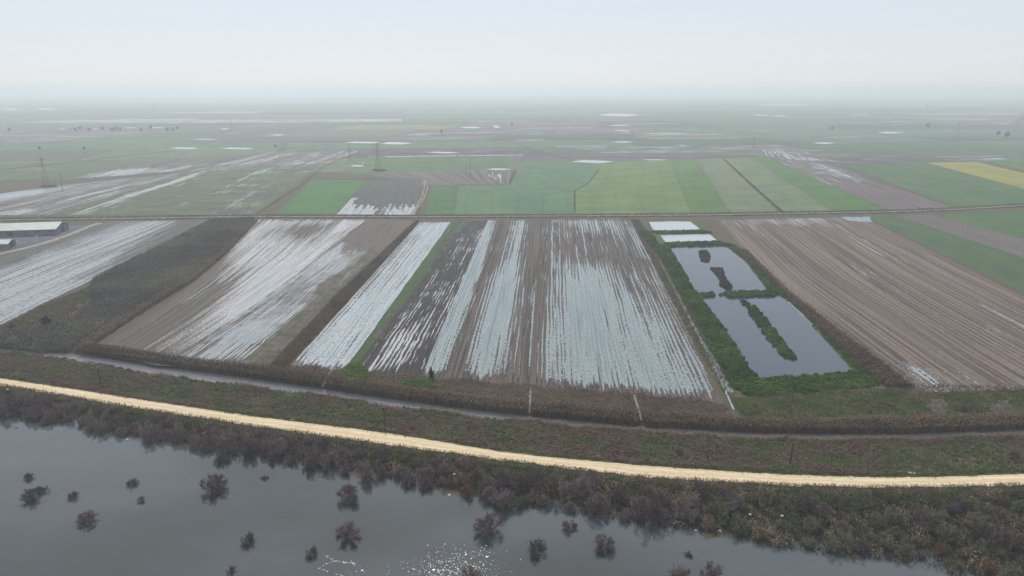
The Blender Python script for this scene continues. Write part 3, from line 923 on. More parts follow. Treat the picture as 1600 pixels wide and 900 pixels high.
# pale fringe on the near bank
xs = np.arange(-300, 420, 3.0)
p = scatter(np.concatenate([np.column_stack([xs, can_n(xs) - 2.6]), np.column_stack([xs, can_n(xs) + 0.6 + 0.9 * wob(xs, 2, 9.0) + 1.6 * np.clip(xs / 120, -0.3, 1)])[::-1]]), 4.5)
p = p[(wob(p[:, 0], p[:, 1], 13.0, 5) + 0.006 * p[:, 0]) > -0.35]
blades('pale_reeds', p, 1.5, 0.15, pale_reed_mat, per=2, lean=0.14, plume=0.13, label='pale tan reed fringe on the near edge of the canal', cat='reeds')

# dark reed thicket left of the ditch
V1 = PP([(331, 345), (398, 342), (345, 392), (300, 430), (250, 460), (205, 487), (108, 548), (60, 549), (0, 541), (-200, 560), (-60, 530), (30, 519), (110, 503), (146, 470), (140, 450), (150, 436), (240, 391), (290, 366)])
p = scatter(V1, 2.6)
blades('reed_thicket', p, 2.6, 0.26, dark_reed_mat, per=2, lean=0.15, plume=0.18, label='dark grey-brown reed thicket left of the ditch', cat='reeds')
p = scatter(PP([(112, 548), (204, 489), (250, 462), (300, 432), (345, 394), (396, 345), (402, 346), (352, 398), (304, 438), (256, 468), (214, 494), (132, 549)]), 3.0)
blades('ditch_reeds', p, 2.4, 0.2, reed_mat, per=2, lean=0.15, plume=0.2, label='brown reeds along the ditch beside the striped stubble field', cat='reeds')
p = scatter(PP([(0, 512), (60, 480), (140, 448), (146, 462), (100, 500), (30, 516), (-60, 522), (-100, 550)]), 2.0)
blades('rough_grass', p, 0.7, 0.3, scrub_mat, per=3, lean=0.4, label='rough olive grass below the leftmost flooded field', cat='grass', tint_fn=lambda x, y, m: rng.uniform(0.5, 1, m))
# reed hedge between stubble and flooded strip
p = scatter(PP([(650, 346), (656, 346), (558, 454), (448, 574), (428, 579), (418, 577), (526, 462)]), 3.5)
blades('hedge_reeds', p, 1.7, 0.22, reed_mat, per=2, lean=0.15, plume=0.1, label='dark brown reed strip between the stubble field and the pale flooded strip', cat='reeds', tint_fn=lambda x, y, m: rng.uniform(0.1, 0.7, m))
# red-brown reeds right of ponds
p = scatter(PP([(1150, 390), (1165, 392), (1230, 455), (1300, 510), (1425, 604), (1385, 606), (1340, 570), (1240, 475), (1195, 430)]), 2.4)
blades('red_reeds', p, 1.9, 0.22, red_reed_mat, per=2, lean=0.15, plume=0.25, label='reddish brown reed strip between the ponds and the ploughed field', cat='reeds')
# dark weeds between pond bank and flooded field
p = scatter(PP([(985, 343), (998, 343), (1030, 395), (1075, 470), (1110, 545), (1150, 618), (1138, 628), (1090, 545), (1040, 450)]), 1.6)
blades('ditch_weeds', p, 0.9, 0.22, scrub_mat, per=3, lean=0.3, label='dark weeds on the ditch edge left of the ponds', cat='weeds', tint_fn=lambda x, y, m: rng.uniform(0.2, 0.85, m))
# dark verge along cross track
pt = np.concatenate([scatter(band([(x, y + 1.6) for x, y in track_far], 4.5), 1.2), scatter(band([(x, y - 2.2) for x, y in track_far[1:-1]], 4.5), 0.9)])
blades('track_verge', pt, 0.8, 0.35, dark_reed_mat, per=3, lean=0.3, label='dark weedy verge of the straight farm track', cat='weeds')
hed = [[(400, 335), (470, 290), (503, 262), (545, 244)], [(488, 282), (580, 280), (655, 279), (668, 283), (664, 300), (650, 335)], [(1131, 249), (1175, 290), (1222, 331)], [(665, 290), (795, 288), (805, 268)],
       [(898, 334), (898, 298), (920, 286), (936, 265)], [(340, 282), (500, 262)], [(0, 285), (120, 276), (220, 268)], [(0, 266), (140, 250), (270, 236)], [(880, 246), (1080, 247), (1180, 243)], [(1290, 226), (1440, 223), (1560, 219)]]
pt = np.concatenate([scatter(band(h_, 1.0 + (h_[0][1] < 275) * 1.8), 0.8) for h_ in hed])
for _ in range(70):                  # reed-lined drains between the far plots
    yy = 1150 * math.exp(rng.uniform(0, 1.35))
    xx = rng.uniform(-0.78, 0.78) * yy
    ln = rng.uniform(120, 420) * (yy / 1500)
    an = rng.normal(0, 0.25) + (1.0 if rng.random() < 0.2 else 0.0)
    kk = int(ln * 0.5)
    uu = rng.uniform(-0.5, 0.5, kk)
    pt = np.concatenate([pt, np.column_stack([xx + uu * ln * math.cos(an) + rng.normal(0, 1.0, kk), yy + uu * ln * math.sin(an) + rng.normal(0, 1.0, kk)])])
blades('field_hedges', pt, 0.8, 0.38, dark_reed_mat, per=3, lean=0.3, label='thin dark lines of weeds between the fields beyond the track', cat='weeds')

# green banks of the ponds
bank = [PP([(998, 362), (1016, 362), (1028, 382), (1044, 386), (1056, 405), (1072, 432), (1083, 454), (1092, 463), (1126, 507), (1150, 541), (1168, 576), (1184, 592), (1290, 587), (1335, 581), (1372, 592), (1374, 603), (1300, 611), (1170, 620), (1143, 605), (1120, 560), (1095, 515), (1062, 455), (1030, 400)]),
        PP([(1122, 381), (1138, 386), (1168, 409), (1186, 432), (1204, 456), (1220, 461), (1246, 480), (1266, 502), (1304, 544), (1338, 580), (1372, 592), (1352, 576), (1318, 543), (1280, 503), (1256, 478), (1225, 455), (1197, 428), (1175, 404), (1145, 382)])]
isl_green = [PP([(1168, 479), (1180, 479), (1194, 495), (1211, 517), (1229, 542), (1243, 559), (1238, 564), (1224, 558), (1206, 537), (1188, 512), (1173, 493)])]
isl_brown = [PP([(1093, 393), (1104, 393), (1110, 402), (1108, 410), (1098, 410), (1094, 401)]), PP([(1111, 420), (1128, 419), (1132, 433), (1145, 451), (1138, 455), (1127, 447), (1123, 433)]),
             PP([(1158, 470), (1168, 472), (1170, 479), (1160, 476)])]
div_dark = [PP([(1092, 460), (1114, 459), (1118, 463), (1092, 465)]), PP([(1126, 461), (1140, 457), (1196, 456), (1216, 459), (1208, 463), (1140, 465)]), PP([(1020, 362.5), (1100, 361), (1114, 364.5), (1030, 366.5)]),
            PP([(1036, 380.5), (1124, 378.5), (1140, 384), (1046, 385.5)])]
pts = np.concatenate([scatter(b, 0.42) for b in bank])
clumps('pond_bank_plants', pts, 1.3, 1.25, leaf_mat, 42, 0.34, 'dense leafy green growth on the banks around the ponds')
pts = np.concatenate([scatter(b, 3.0) for b in bank])
blades('pond_bank_grass', pts, 0.8, 0.3, leaf_mat, per=3, lean=0.35, label='green undergrowth carpeting the pond banks', cat='grass')
pts = np.concatenate([scatter(b, 0.6) for b in isl_green])
clumps('island_plants', pts, 1.1, 1.2, leaf_mat, 44, 0.34, 'leafy green growth on the long island in the nearest pond')
pts = np.concatenate([scatter(b, 0.7) for b in isl_brown])
clumps('island_brush', pts, 1.0, 1.2, brown_leaf_mat, 44, 0.32, 'brown brush on the small islands in the middle pond')
pts = np.concatenate([scatter(b, 0.7) for b in div_dark])
clumps('dyke_plants', pts, 1.3, 1.6, leaf_mat, 40, 0.32, 'dark green growth on the low dykes separating the ponds')

# grass at lower right, between the ponds and the canal
gp = PP([(1140, 622), (1230, 616), (1380, 608), (1440, 615), (1620, 608), (1800, 600), (1800, 655), (1600, 655), (1400, 655), (1160, 655)])
p = scatter(gp, 3.0)
blades('meadow_grass', p, 0.55, 0.3, grass_mat, per=3, lean=0.4, label='green meadow grass between the ponds and the canal', cat='grass')
p = scatter(gp, 0.12)
p = p[wob(p[:, 0], p[:, 1], 8.0, 17) > 0.0]
clumps('meadow_tufts', p, 1.1, 1.0, scrub_mat, 40, 0.22, 'rough brown and green tufts dotted over the meadow below the ponds', cat='scrub')
p = scatter(gp, 1.6)
p = p[(wob(p[:, 0], p[:, 1], 7.0, 3) + 0.5 * wob(p[:, 0], p[:, 1], 2.0, 6)) > 0.35]
blades('meadow_straw', p, 0.6, 0.2, pale_reed_mat, per=3, lean=0.4, plume=0.12, label='pale straw patches in the meadow below the ponds', cat='grass')
p = scatter(PP([(1410, 600), (1600, 604), (1800, 596), (1800, 625), (1600, 625), (1440, 635), (1390, 625)]), 1.2)
blades('dry_grass', p, 0.6, 0.3, reed_mat, per=3, lean=0.4, label='dry tan grass at the foot of the ploughed field', cat='grass')

# berm between canal and road
xs = np.arange(-330, 400, 3.0)
poly = np.concatenate([np.column_stack([xs, road_f(xs) + 1.6]), np.column_stack([xs, can_n(xs) - 1.5])[::-1]])
p = scatter(poly, 2.6)
blades('berm_scrub', p, 0.75, 0.24, scrub_mat, per=3, lean=0.4, plume=0.16, label='low brown and green scrub on the berm between road and canal', cat='scrub')
p2 = scatter(poly, 0.30)
p2 = p2[wob(p2[:, 0], p2[:, 1], 11.0, 4) > -0.35]
clumps('berm_bushes', p2, 1.15, 1.25, scrub_mat, 44, 0.22, 'knee-high bushy tufts dotted over the berm', cat='scrub')
p = scatter(poly, 1.2)
p = p[(wob(p[:, 0], p[:, 1], 7.0, 12) + 0.5 * wob(p[:, 0], p[:, 1], 2.2, 2)) > 0.42]
blades('dry_tussocks', p, 0.85, 0.2, pale_reed_mat, per=3, lean=0.3, plume=0.14, label='pale dry grass tussocks scattered over the berm', cat='grass')
p = scatter(np.concatenate([np.column_stack([xs, road_f(xs) - 0.15 + 0.35 * wob(xs, 1, 4.0)]), np.column_stack([xs, road_f(xs) + 2.6])[::-1]]), 5.0)
p = p[wob(p[:, 0], p[:, 1], 14.0, 6) > -0.15]
blades('verge_grass', p, 0.32, 0.22, grass_mat, per=3, lean=0.4, label='short green grass verge on the far side of the dirt road', cat='grass')
p = scatter(np.concatenate([np.column_stack([xs, road_n(xs) - 3.4]), np.column_stack([xs, road_n(xs) + 0.5 + 0.5 * wob(xs, 4, 5.0)])[::-1]]), 5.0)
blades('road_edge_weeds', p, 0.5, 0.2, scrub_mat, per=3, lean=0.4, label='weeds on the near edge of the dirt road', cat='weeds')

# thicket undergrowth between road and river
veg_px = [(-260, 612), (0, 652), (100, 668), (200, 687), (300, 702), (400, 720), (480, 733), (560, 748), (640, 762), (700, 772), (760, 800), (830, 806), (950, 814), (1040, 824), (1130, 834), (1200, 852), (1300, 866), (1420, 870), (1490, 892), (1600, 945)]
veg = curve(veg_px, Z_WATER)
poly = np.concatenate([np.column_stack([xs, np.maximum(shore(xs) - 5, 95)]), np.column_stack([xs, road_n(xs) - 2.5])[::-1]])
under_mat = plant_mat('undergrowth', [(0.0, (0.032, 0.027, 0.030)), (0.5, (0.058, 0.047, 0.045)), (0.8, (0.055, 0.060, 0.034)), (1.0, (0.10, 0.085, 0.055))], 0.2, 0.04, 0.35)
p = scatter(poly, 2.0)
blades('undergrowth', p, 0.9, 0.14, under_mat, per=4, lean=0.35, label='dark tangled undergrowth beneath the shrubs on the river bank', cat='undergrowth')


p = scatter(poly, 1.3)
p = p[(wob(p[:, 0], p[:, 1], 6.0, 21) + 0.6 * wob(p[:, 0], p[:, 1], 2.0, 7) + 0.0015 * p[:, 0]) > 0.50]
blades('bank_reeds', p, 2.0, 0.16, pale_reed_mat, per=3, lean=0.2, plume=0.14, label='pale dry reeds showing between the shrubs on the river bank', cat='reeds')
p = scatter(np.concatenate([np.column_stack([xs, road_n(xs) - 7.5]), np.column_stack([xs, road_n(xs) - 2.0])[::-1]]), 2.5)
p = p[wob(p[:, 0], p[:, 1], 9.0, 31) + 0.003 * p[:, 0] > 0.05]
blades('bank_grass', p, 0.6, 0.25, grass_mat, per=3, lean=0.4, plume=0.12, label='green grass on the river side slope of the dirt road', cat='grass')


# ------------------------------------------------------------------ shrubs
def shrub_mesh(name, R, Ht, n1, n2, n3, mat, w=1.0, droop=0.0, seed=0):
    r = np.random.default_rng(seed)
    th = r.uniform(0, 2 * math.pi, n1)
    ph = np.arccos(r.uniform(0.15, 1.0, n1))           # from vertical
    d1 = np.stack([np.sin(ph) * np.cos(th) * R / Ht * 1.1, np.sin(ph) * np.sin(th) * R / Ht * 1.1, np.cos(ph) * 0.9 + 0.25], -1)
    L1 = Ht * r.uniform(0.6, 0.95, n1)
    b1 = np.stack([r.normal(0, R * 0.12, n1), r.normal(0, R * 0.12, n1), np.full(n1, -0.5)], -1)
    e1 = b1 + d1 * L1[:, None]
    segs = [(b1, e1, 0.09 * w)]
    i = r.integers(0, n1, n2)
    s = r.uniform(0.35, 1.0, n2)
    b2 = b1[i] + (e1[i] - b1[i]) * s[:, None]
    d2 = unit(unit(d1[i]) * 0.8 + r.normal(0, 0.55, (n2, 3)) + np.array([0, 0, 0.25 - droop]))
    e2 = b2 + d2 * (Ht * 0.32 * r.uniform(0.5, 1.2, n2))[:, None]
    segs.append((b2, e2, 0.055 * w))
    i = r.integers(0, n2, n3)
    s = r.uniform(0.2, 1.0, n3)
    b3 = b2[i] + (e2[i] - b2[i]) * s[:, None]
    d3 = unit(unit(e2[i] - b2[i]) * 0.7 + r.normal(0, 0.6, (n3, 3)) + np.array([0, 0, 0.2 - droop]))
    e3 = b3 + d3 * (Ht * 0.17 * r.uniform(0.5, 1.3, n3))[:, None]
    def inside(p):
        k = np.sqrt(((p - np.array([0, 0, 0.25 * Ht])) ** 2 / np.array([R, R, 0.75 * Ht]) ** 2).sum(1))
        lump_ = 1 + 0.10 * np.sin(3 * np.arctan2(p[:, 1], p[:, 0]) + seed) + 0.08 * np.sin(p[:, 2] * 2.2 + seed)
        f_ = np.minimum(1.0, lump_ / np.maximum(k, 1e-6))
        return np.array([0, 0, 0.25 * Ht]) + (p - np.array([0, 0, 0.25 * Ht])) * f_[:, None]
    b3, e3 = inside(b3), inside(e3)
    segs.append((b3, e3, 0.029 * w))
    Vs, ts = [], []
    for b, e, ww in segs:
        d = unit(e - b)
        A = unit(np.cross(d, r.normal(0, 1, d.shape))) * ww
        Vs.append(np.stack([b - A, b + A, e + A * 0.4, e - A * 0.4], 1).reshape(-1, 3))
        ts.append(np.repeat(r.random(len(b)), 4))
    V = np.concatenate(Vs)
    Q = np.arange(len(V)).reshape(-1, 4)
    me_o = mesh_np(name, V, Q, mat, attrs={'tint': ('FLOAT', 'POINT', np.concatenate(ts))})
    me = me_o.data
    bpy.data.objects.remove(me_o)
    return me


purple = shrub_mat('bare_twigs', [(0.0, (0.105, 0.078, 0.080)), (0.5, (0.172, 0.128, 0.128)), (1.0, (0.25, 0.19, 0.184))])
olive = shrub_mat('olive_twigs', [(0.0, (0.10, 0.097, 0.072)), (0.5, (0.155, 0.148, 0.10)), (1.0, (0.21, 0.195, 0.135))])
rust = shrub_mat('rust_twigs', [(0.0, (0.14, 0.075, 0.055)), (0.5, (0.20, 0.115, 0.085)), (1.0, (0.24, 0.16, 0.09))])
palem = shrub_mat('pale_twigs', [(0.0, (0.26, 0.225, 0.215)), (1.0, (0.40, 0.35, 0.33))])
PUR = [shrub_mesh('bare_shrub', 2.9, 3.9, 16, 150, 3000, purple, seed=k) for k in range(6)]
OLI = [shrub_mesh('olive_shrub', 2.7, 3.0, 16, 150, 3000, olive, seed=20 + k) for k in range(4)]
RUS = [shrub_mesh('rust_shrub', 2.0, 3.0, 14, 100, 1000, rust, seed=40 + k) for k in range(2)]
PAL = [shrub_mesh('pale_shrub', 3.0, 4.2, 16, 150, 2600, palem, seed=50 + k) for k in range(2)]
DRK = [shrub_mesh('dark_shrub', 2.9, 3.2, 16, 140, 2200, plain('dark_twigs', (0.085, 0.083, 0.08), 0.9), seed=60 + k) for k in range(2)]


def put(me, name, x, y, s, label, cat='shrub', group=None, z=None, sz=None):
    o_ = bpy.data.objects.new(name, me)
    COL.objects.link(o_)
    zz = float(terrain(x, y)) if z is None else z
    o_.location = (x, y, zz)
    o_.rotation_euler = (0, 0, random.uniform(0, 6.283))
    o_.scale = (s, s, s * (sz if sz else 1.0))
    return tag(o_, label, cat, group)


# thicket, spaced like real shrubs
cand = []
xs_ = rng.uniform(-300, 215, 40000)
ys_ = rng.uniform(90, 300, 40000)
ok = (ys_ > veg(xs_) + 1.5) & (ys_ < road_n(xs_) - 4.0)
C2 = np.column_stack([xs_, ys_])[ok]
acc = []
for q in C2:
    vis = abs(q[0]) < 0.79 * (q[1] * CP + (H) * SP) * 1.02
    if not vis:
        continue
    md = 4.3 if q[0] < 20 else 4.9
    if all((q[0] - a[0]) ** 2 + (q[1] - a[1]) ** 2 > md * md for a in acc):
        acc.append(q)
print('thicket shrubs', len(acc))
for q in acc:
    fx = q[0] / (q[1] * CP + H * SP) * F + 800       # how far along the bank
    pol = 0.08 + 0.72 * float(sstep(np.array(fx), 900, 1350)) + 0.25 * float(wob(q[0], q[1], 14.0, 9))
    r_ = random.random()
    zz = max(float(terrain(*q)), Z_WATER - 0.5)
    edge = (road_n(q[0]) - q[1])
    s = random.choice([0.75, 0.9, 1.0, 1.15, 1.4]) * random.uniform(0.9, 1.1) * (0.62 if edge < 7 else 1.0) * (1.2 if fx > 900 else 1.0)
    if r_ < 0.10 and fx > 550:
        put(random.choice(RUS), 'rust_shrub', q[0], q[1], s, 'rust-red twiggy shrub within the thicket between dirt road and river', 'shrub', 'rust-red shrubs in the river bank thicket', z=zz)
    elif r_ < pol:
        put(random.choice(OLI), 'olive_shrub', q[0], q[1], s, 'olive-grey twiggy shrub in the dense thicket between dirt road and river', 'shrub', 'olive-grey shrubs in the river bank thicket', z=zz)
    else:
        put(random.choice(PUR), 'bare_shrub', q[0], q[1], s, 'bare purple-brown shrub in the dense thicket between dirt road and river', 'shrub', 'purple-brown shrubs in the river bank thicket', z=zz)

# shrubs standing alone in the flooded river
lone = [(333, 765, 1.15, PUR, 'large round pinkish bare shrub standing alone in the river, left of centre'),
        (545, 780, 1.05, PUR, 'bare shrub in the water just off the thicket, above another round one'),
        (543, 838, 1.0, PUR, 'round bare shrub alone in open water, nearest the white specks'),
        (50, 780, 0.95, DRK, 'widest dark low shrub on the left side of the river'),
        (44, 747, 0.55, DRK, 'small dark shrub just behind the wide low one at left'),
        (66, 768, 0.6, DRK, 'small dark tuft touching the wide low shrub at left'),
        (115, 777, 0.45, PUR, 'small forked twiggy shrub right of the wide dark one'),
        (137, 814, 0.75, PUR, 'spiky reddish brown shrub alone in open water at lower left'),
        (207, 757, 0.5, PUR, 'small double-tufted shrub in open water left of the large pinkish one'),
        (221, 783, 0.35, PUR, 'tiny grey tuft below the double-tufted shrub'),
        (389, 848, 0.72, DRK, 'dark spiky shrub in open water below the large pinkish one'),
        (488, 868, 0.62, DRK, 'thin dark shrub beside the line of white specks'),
        (362, 892, 0.4, DRK, 'faint small shrub at the bottom edge of the river'),
        (838, 860, 0.95, DRK, 'dark rounded shrub in the water right of the white specks'),
        (943, 855, 0.85, PUR, 'compact purplish shrub with clear reflection, right of the dark rounded one'),
        (890, 826, 0.6, PUR, 'small two-crowned shrub between the thicket and the compact purplish one'),
        (348, 720, 0.75, PUR, 'thin upright grey shrub in the water behind the large pinkish one'),
        (413, 748, 0.35, DRK, 'tiny pair of dark stems in the water near the thicket'),
        (765, 830, 1.2, PUR, 'big pale-crowned bare shrub at the river edge of the thicket'),
        (1075, 868, 0.35, DRK, 'tiny dark tuft in open water at lower right'),
        (1115, 905, 1.0, PUR, 'shrub poking up from the bottom edge right of centre'),
        (1060, 903, 0.8, PUR, 'small shrub poking up from the bottom edge beside the larger one'),
        (1440, 873, 0.35, DRK, 'tiny dark tuft off the olive thicket at lower right'),
        (735, 905, 0.75, PUR, 'reddish shrub at the bottom edge under the white specks')]
for (px, py, s, fam, lab) in lone:
    x, y = P(px, py, Z_WATER)
    nm = {id(PUR): 'bare_shrub', id(DRK): 'dark_shrub'}[id(fam)]
    put(random.choice(fam), nm, x, y, s * 1.3, lab, 'shrub', z=Z_WATER - 0.1, sz=0.84)

# shrubs and small trees on berm, reeds and field edges
land = [(1465, 648, 1.45, PAL, 'pale_shrub', 'big pale pinkish bare bush standing on the canal bank right of the ponds'),
        (1562, 650, 1.5, PAL, 'pale_shrub', 'big bare bush on the canal bank, farthest right'),
        (1510, 644, 1.3, OLI, 'olive_shrub', 'dark olive bush between the two big pale bushes on the canal bank'),
        (1590, 660, 1.05, OLI, 'olive_shrub', 'olive bush at the right edge behind the canal'),
        (1155, 664, 0.9, PAL, 'pale_shrub', 'grey-white bush where the ditch meets the canal reeds'),
        (1028, 645, 1.35, RUS, 'rust_shrub', 'reddish bare sapling rising from the reeds below the flooded field'),
        (22, 536, 0.95, PAL, 'pale_shrub', 'pale round bush beside the canal at far left'),
        (20, 512, 0.8, PUR, 'bare_shrub', 'small bare bush at the lower corner of the leftmost flooded field'),
        (125, 482, 0.7, PAL, 'pale_shrub', 'pale bush highest on the rough grass at left'),
        (108, 498, 0.6, PAL, 'pale_shrub', 'smaller pale bush below the highest one on the rough grass'),
        (48, 505, 0.5, PAL, 'pale_shrub', 'small pale bush left of the dark green one'),
        (275, 440, 0.9, PUR, 'bare_shrub', 'bare bush at the bend of the ditch beside the striped stubble field'),
        (1390, 727, 0.85, OLI, 'olive_shrub', 'rounded olive-grey bush on the berm, left of the pale slab'),
        (1440, 728, 0.75, OLI, 'olive_shrub', 'olive bush on the berm, right of the pale slab'),
        (1585, 720, 0.8, PUR, 'bare_shrub', 'purplish bush on the berm at the right edge'),
        (1490, 722, 0.65, RUS, 'rust_shrub', 'low rusty bush on the berm near the right end of the road'),
        (1060, 712, 0.6, PUR, 'bare_shrub', 'low dark bush on the berm beside the road, right of centre')]
for (px, py, s, fam, nm, lab) in land:
    x, y = P(px, py)
    put(random.choice(fam), nm, x, y, s, lab, 'bush')


# evergreen bushes with trunk and crown
def crown_mesh(R, Ht, n, leaf, seed, cone=False):
    r = np.random.default_rng(seed)
    d = unit(r.normal(0, 1, (n, 3)))
    rad = r.uniform(0.35, 1.0, (n, 1)) ** 0.6
    lump = 1 + 0.25 * np.sin(d[:, :1] * 5 + seed) * np.sin(d[:, 1:2] * 4 + 2 * seed) + 0.15 * np.sin(d[:, 2:] * 7)
    C = d * rad * lump * np.array([R, R, Ht / 2])
    if cone:
        k = 1.15 - 0.75 * (C[:, 2:] / Ht + 0.5)
        C[:, :2] *= k
    C[:, 2] += Ht * 0.5
    A = unit(np.cross(d + r.normal(0, 0.6, (n, 3)), r.normal(0, 1, (n, 3))))
    B = unit(np.cross(A, r.normal(0, 1, (n, 3))))
    s = leaf * r.uniform(0.6, 1.4, (n, 1))
    V, Q = quads(C, A * s, B * s)
    return V, Q, np.repeat(r.random(n), 4)


dleaf = plant_mat('evergreen_leaf', [(0.0, (0.018, 0.034, 0.020)), (0.6, (0.034, 0.058, 0.030)), (1.0, (0.055, 0.080, 0.040))], 0.1, 0.5, 0.05)
bark = plain('bark', (0.09, 0.07, 0.055), 0.9)


def tube(p0, p1, r0, r1, n=7):
    p0, p1 = np.array(p0, float), np.array(p1, float)
    d = unit(p1 - p0)
    a = unit(np.cross(d, [0.31, 0.9, 0.2]))
    b = np.cross(d, a)
    an = np.linspace(0, 2 * math.pi, n, endpoint=False)
    ring = np.cos(an)[:, None] * a + np.sin(an)[:, None] * b
    V = np.concatenate([p0 + ring * r0, p1 + ring * r1])
    Q = [(i, (i + 1) % n, n + (i + 1) % n, n + i) for i in range(n)]
    # caps as quads towards the ring
    V = np.concatenate([V, [p1 + d * r1 * 0.2, p0]])
    for i in range(0, n, 1):
        Q.append((n + i, n + (i + 1) % n, 2 * n, 2 * n))
    return V, [q for q in Q if len(set(q)) == 4], [q[:3] for q in Q if len(set(q)) < 4]


class Builder:
    def __init__(self):
        self.v, self.f = [], []

    def tube(self, p0, p1, r0, r1=None, n=6):
        r1 = r0 if r1 is None else r1
        p0, p1 = np.array(p0, float), np.array(p1, float)
        d = unit(p1 - p0)
        a = unit(np.cross(d, [0.31, 0.9, 0.2]))
        b = np.cross(d, a)
        k = len(self.v)
        for (p_, r_) in ((p0, r0), (p1, r1)):
            for i in range(n):
                an = 2 * math.pi * i / n
                self.v.append(tuple(p_ + (math.cos(an) * a + math.sin(an) * b) * r_))
        for i in range(n):
            self.f.append((k + i, k + (i + 1) % n, k + n + (i + 1) % n, k + n + i))
        self.f.append(tuple(k + i for i in range(n))[::-1])
        self.f.append(tuple(k + n + i for i in range(n)))
        return self

    def box(self, c, s, rz=0.0):
        k = len(self.v)
        cs, sn = math.cos(rz), math.sin(rz)
        for dz in (-1, 1):
            for (dx, dy) in ((-1, -1), (1, -1), (1, 1), (-1, 1)):
                x, y = dx * s[0] / 2, dy * s[1] / 2
                self.v.append((c[0] + x * cs - y * sn, c[1] + x * sn + y * cs, c[2] + dz * s[2] / 2))
        for q in ((3, 2, 1, 0), (4, 5, 6, 7), (0, 1, 5, 4), (1, 2, 6, 5), (2, 3, 7, 6), (3, 0, 4, 7)):
            self.f.append(tuple(k + i for i in q))
        return self

    def poly(self, verts, faces):
        k = len(self.v)
        self.v += [tuple(map(float, q)) for q in verts]
        self.f += [tuple(k + i for i in q) for q in faces]
        return self

    def build(self, name, mat, parent=None):
        me = bpy.data.meshes.new(name)
        me.from_pydata(self.v, [], self.f)
        me.update()
        me.materials.append(mat)
        o_ = bpy.data.objects.new(name, me)
        COL.objects.link(o_)
        if parent:
            o_.parent = parent
        return o_


def empty(name, loc, label, cat, group=None, rz=0.0):
    o_ = bpy.data.objects.new(name, None)
    COL.objects.link(o_)
    o_.location = loc
    o_.rotation_euler = (0, 0, rz)
    return tag(o_, label, cat, group)


def copy_tree(o_, parent=None):
    c_ = o_.copy()
    COL.objects.link(c_)
    if parent:
        c_.parent = parent
    for ch in [q for q in bpy.data.objects if q.parent == o_]:
        copy_tree(ch, c_)
    return c_


def leafy_tree(name, loc, R, Ht, n, leaf, label, cat='tree', group=None, seed=0, cone=False, trunk=0.15):
    root = empty(name, loc, label, cat, group)
    Builder().tube((0, 0, -0.2), (0, 0, Ht * 0.6), trunk, trunk * 0.4).build('trunk', bark, root)
    V, Q, tn = crown_mesh(R, Ht, n, leaf, seed, cone)
    V[:, 2] += Ht * 0.06
    mesh_np('crown', V, Q, dleaf, root, attrs={'tint': ('FLOAT', 'POINT', tn)})
    return root


x, y = P(73, 510)
leafy_tree('evergreen_bush', (x, y, 0), 2.0, 5.0, 900, 0.25, 'dark green upright bush on the rough grass at far left', 'bush', seed=3)
x, y = P(674, 592)
leafy_tree('evergreen_bush', (x, y, 0), 0.9, 4.4, 700, 0.2, 'narrow dark green bush at the near corner of the ploughed strip', 'bush', seed=5, cone=True)

# ------------------------------------------------------------------ utility poles
wood = plain('pole_wood', (0.060, 0.048, 0.040), 0.9, 0.2, 0.3, 3.0)
steel = plain('grey_steel', (0.16, 0.16, 0.17), 0.6, 0.4, 0.2, 1.0)
ceram = plain('insulator_glaze', (0.45, 0.45, 0.43), 0.3, 0.5, 0.1, 4.0)
pr = empty('utility_pole', (0, 0, 0), None, None)
Builder().tube((0, 0, -0.5), (0, 0, 8.0), 0.24, 0.18, 8).build('post', wood, pr)
Builder().box((0, 0, 7.55), (1.5, 0.12, 0.12)).build('cross_arm', wood, pr)
for k in (-0.65, 0.0, 0.65):
    zb = 7.62 if k else 8.0
    Builder().tube((k, 0, zb), (k, 0, zb + 0.12), 0.05).tube((k, 0, zb + 0.12), (k, 0, zb + 0.3), 0.10, 0.07).build('insulator', ceram, pr)
for i, (px, py, lab) in enumerate([(158, 604, 'dark wooden utility pole beside the canal, leftmost of three'), (602, 670, 'dark wooden utility pole on the berm below the ploughed strip, middle of three'),
                                   (1234, 728, 'dark wooden utility pole beside the road below the ponds, rightmost of three')]):
    q = pr if i == 0 else copy_tree(pr)
    x, y = P(px, py, 0.3)
    q.location = (x, y, float(terrain(x, y)))
    q.rotation_euler = (0.0, math.radians([0.5, -1.0, 2.0][i]), math.radians([-20, -15, 5][i]))
    tag(q, lab, 'utility pole', 'wooden utility poles along the canal')


# ------------------------------------------------------------------ transmission pylons
def lattice(hw0, hw1, h0, h1, panels, r):
    b = Builder()
    zz = np.linspace(h0, h1, panels + 1)
    for k in range(panels):
        za, zb = zz[k], zz[k + 1]
        wa = hw0 + (hw1 - hw0) * (za - h0) / (h1 - h0)
        wb = hw0 + (hw1 - hw0) * (zb - h0) / (h1 - h0)
        ca = [(-wa, -wa, za), (wa, -wa, za), (wa, wa, za), (-wa, wa, za)]
        cb = [(-wb, -wb, zb), (wb, -wb, zb), (wb, wb, zb), (-wb, wb, zb)]
        for i in range(4):
            j = (i + 1) % 4
            b.tube(ca[i], cb[j], r * 0.6, n=4)
            b.tube(ca[j], cb[i], r * 0.6, n=4)
            b.tube(cb[i], cb[j], r * 0.6, n=4)
    return b


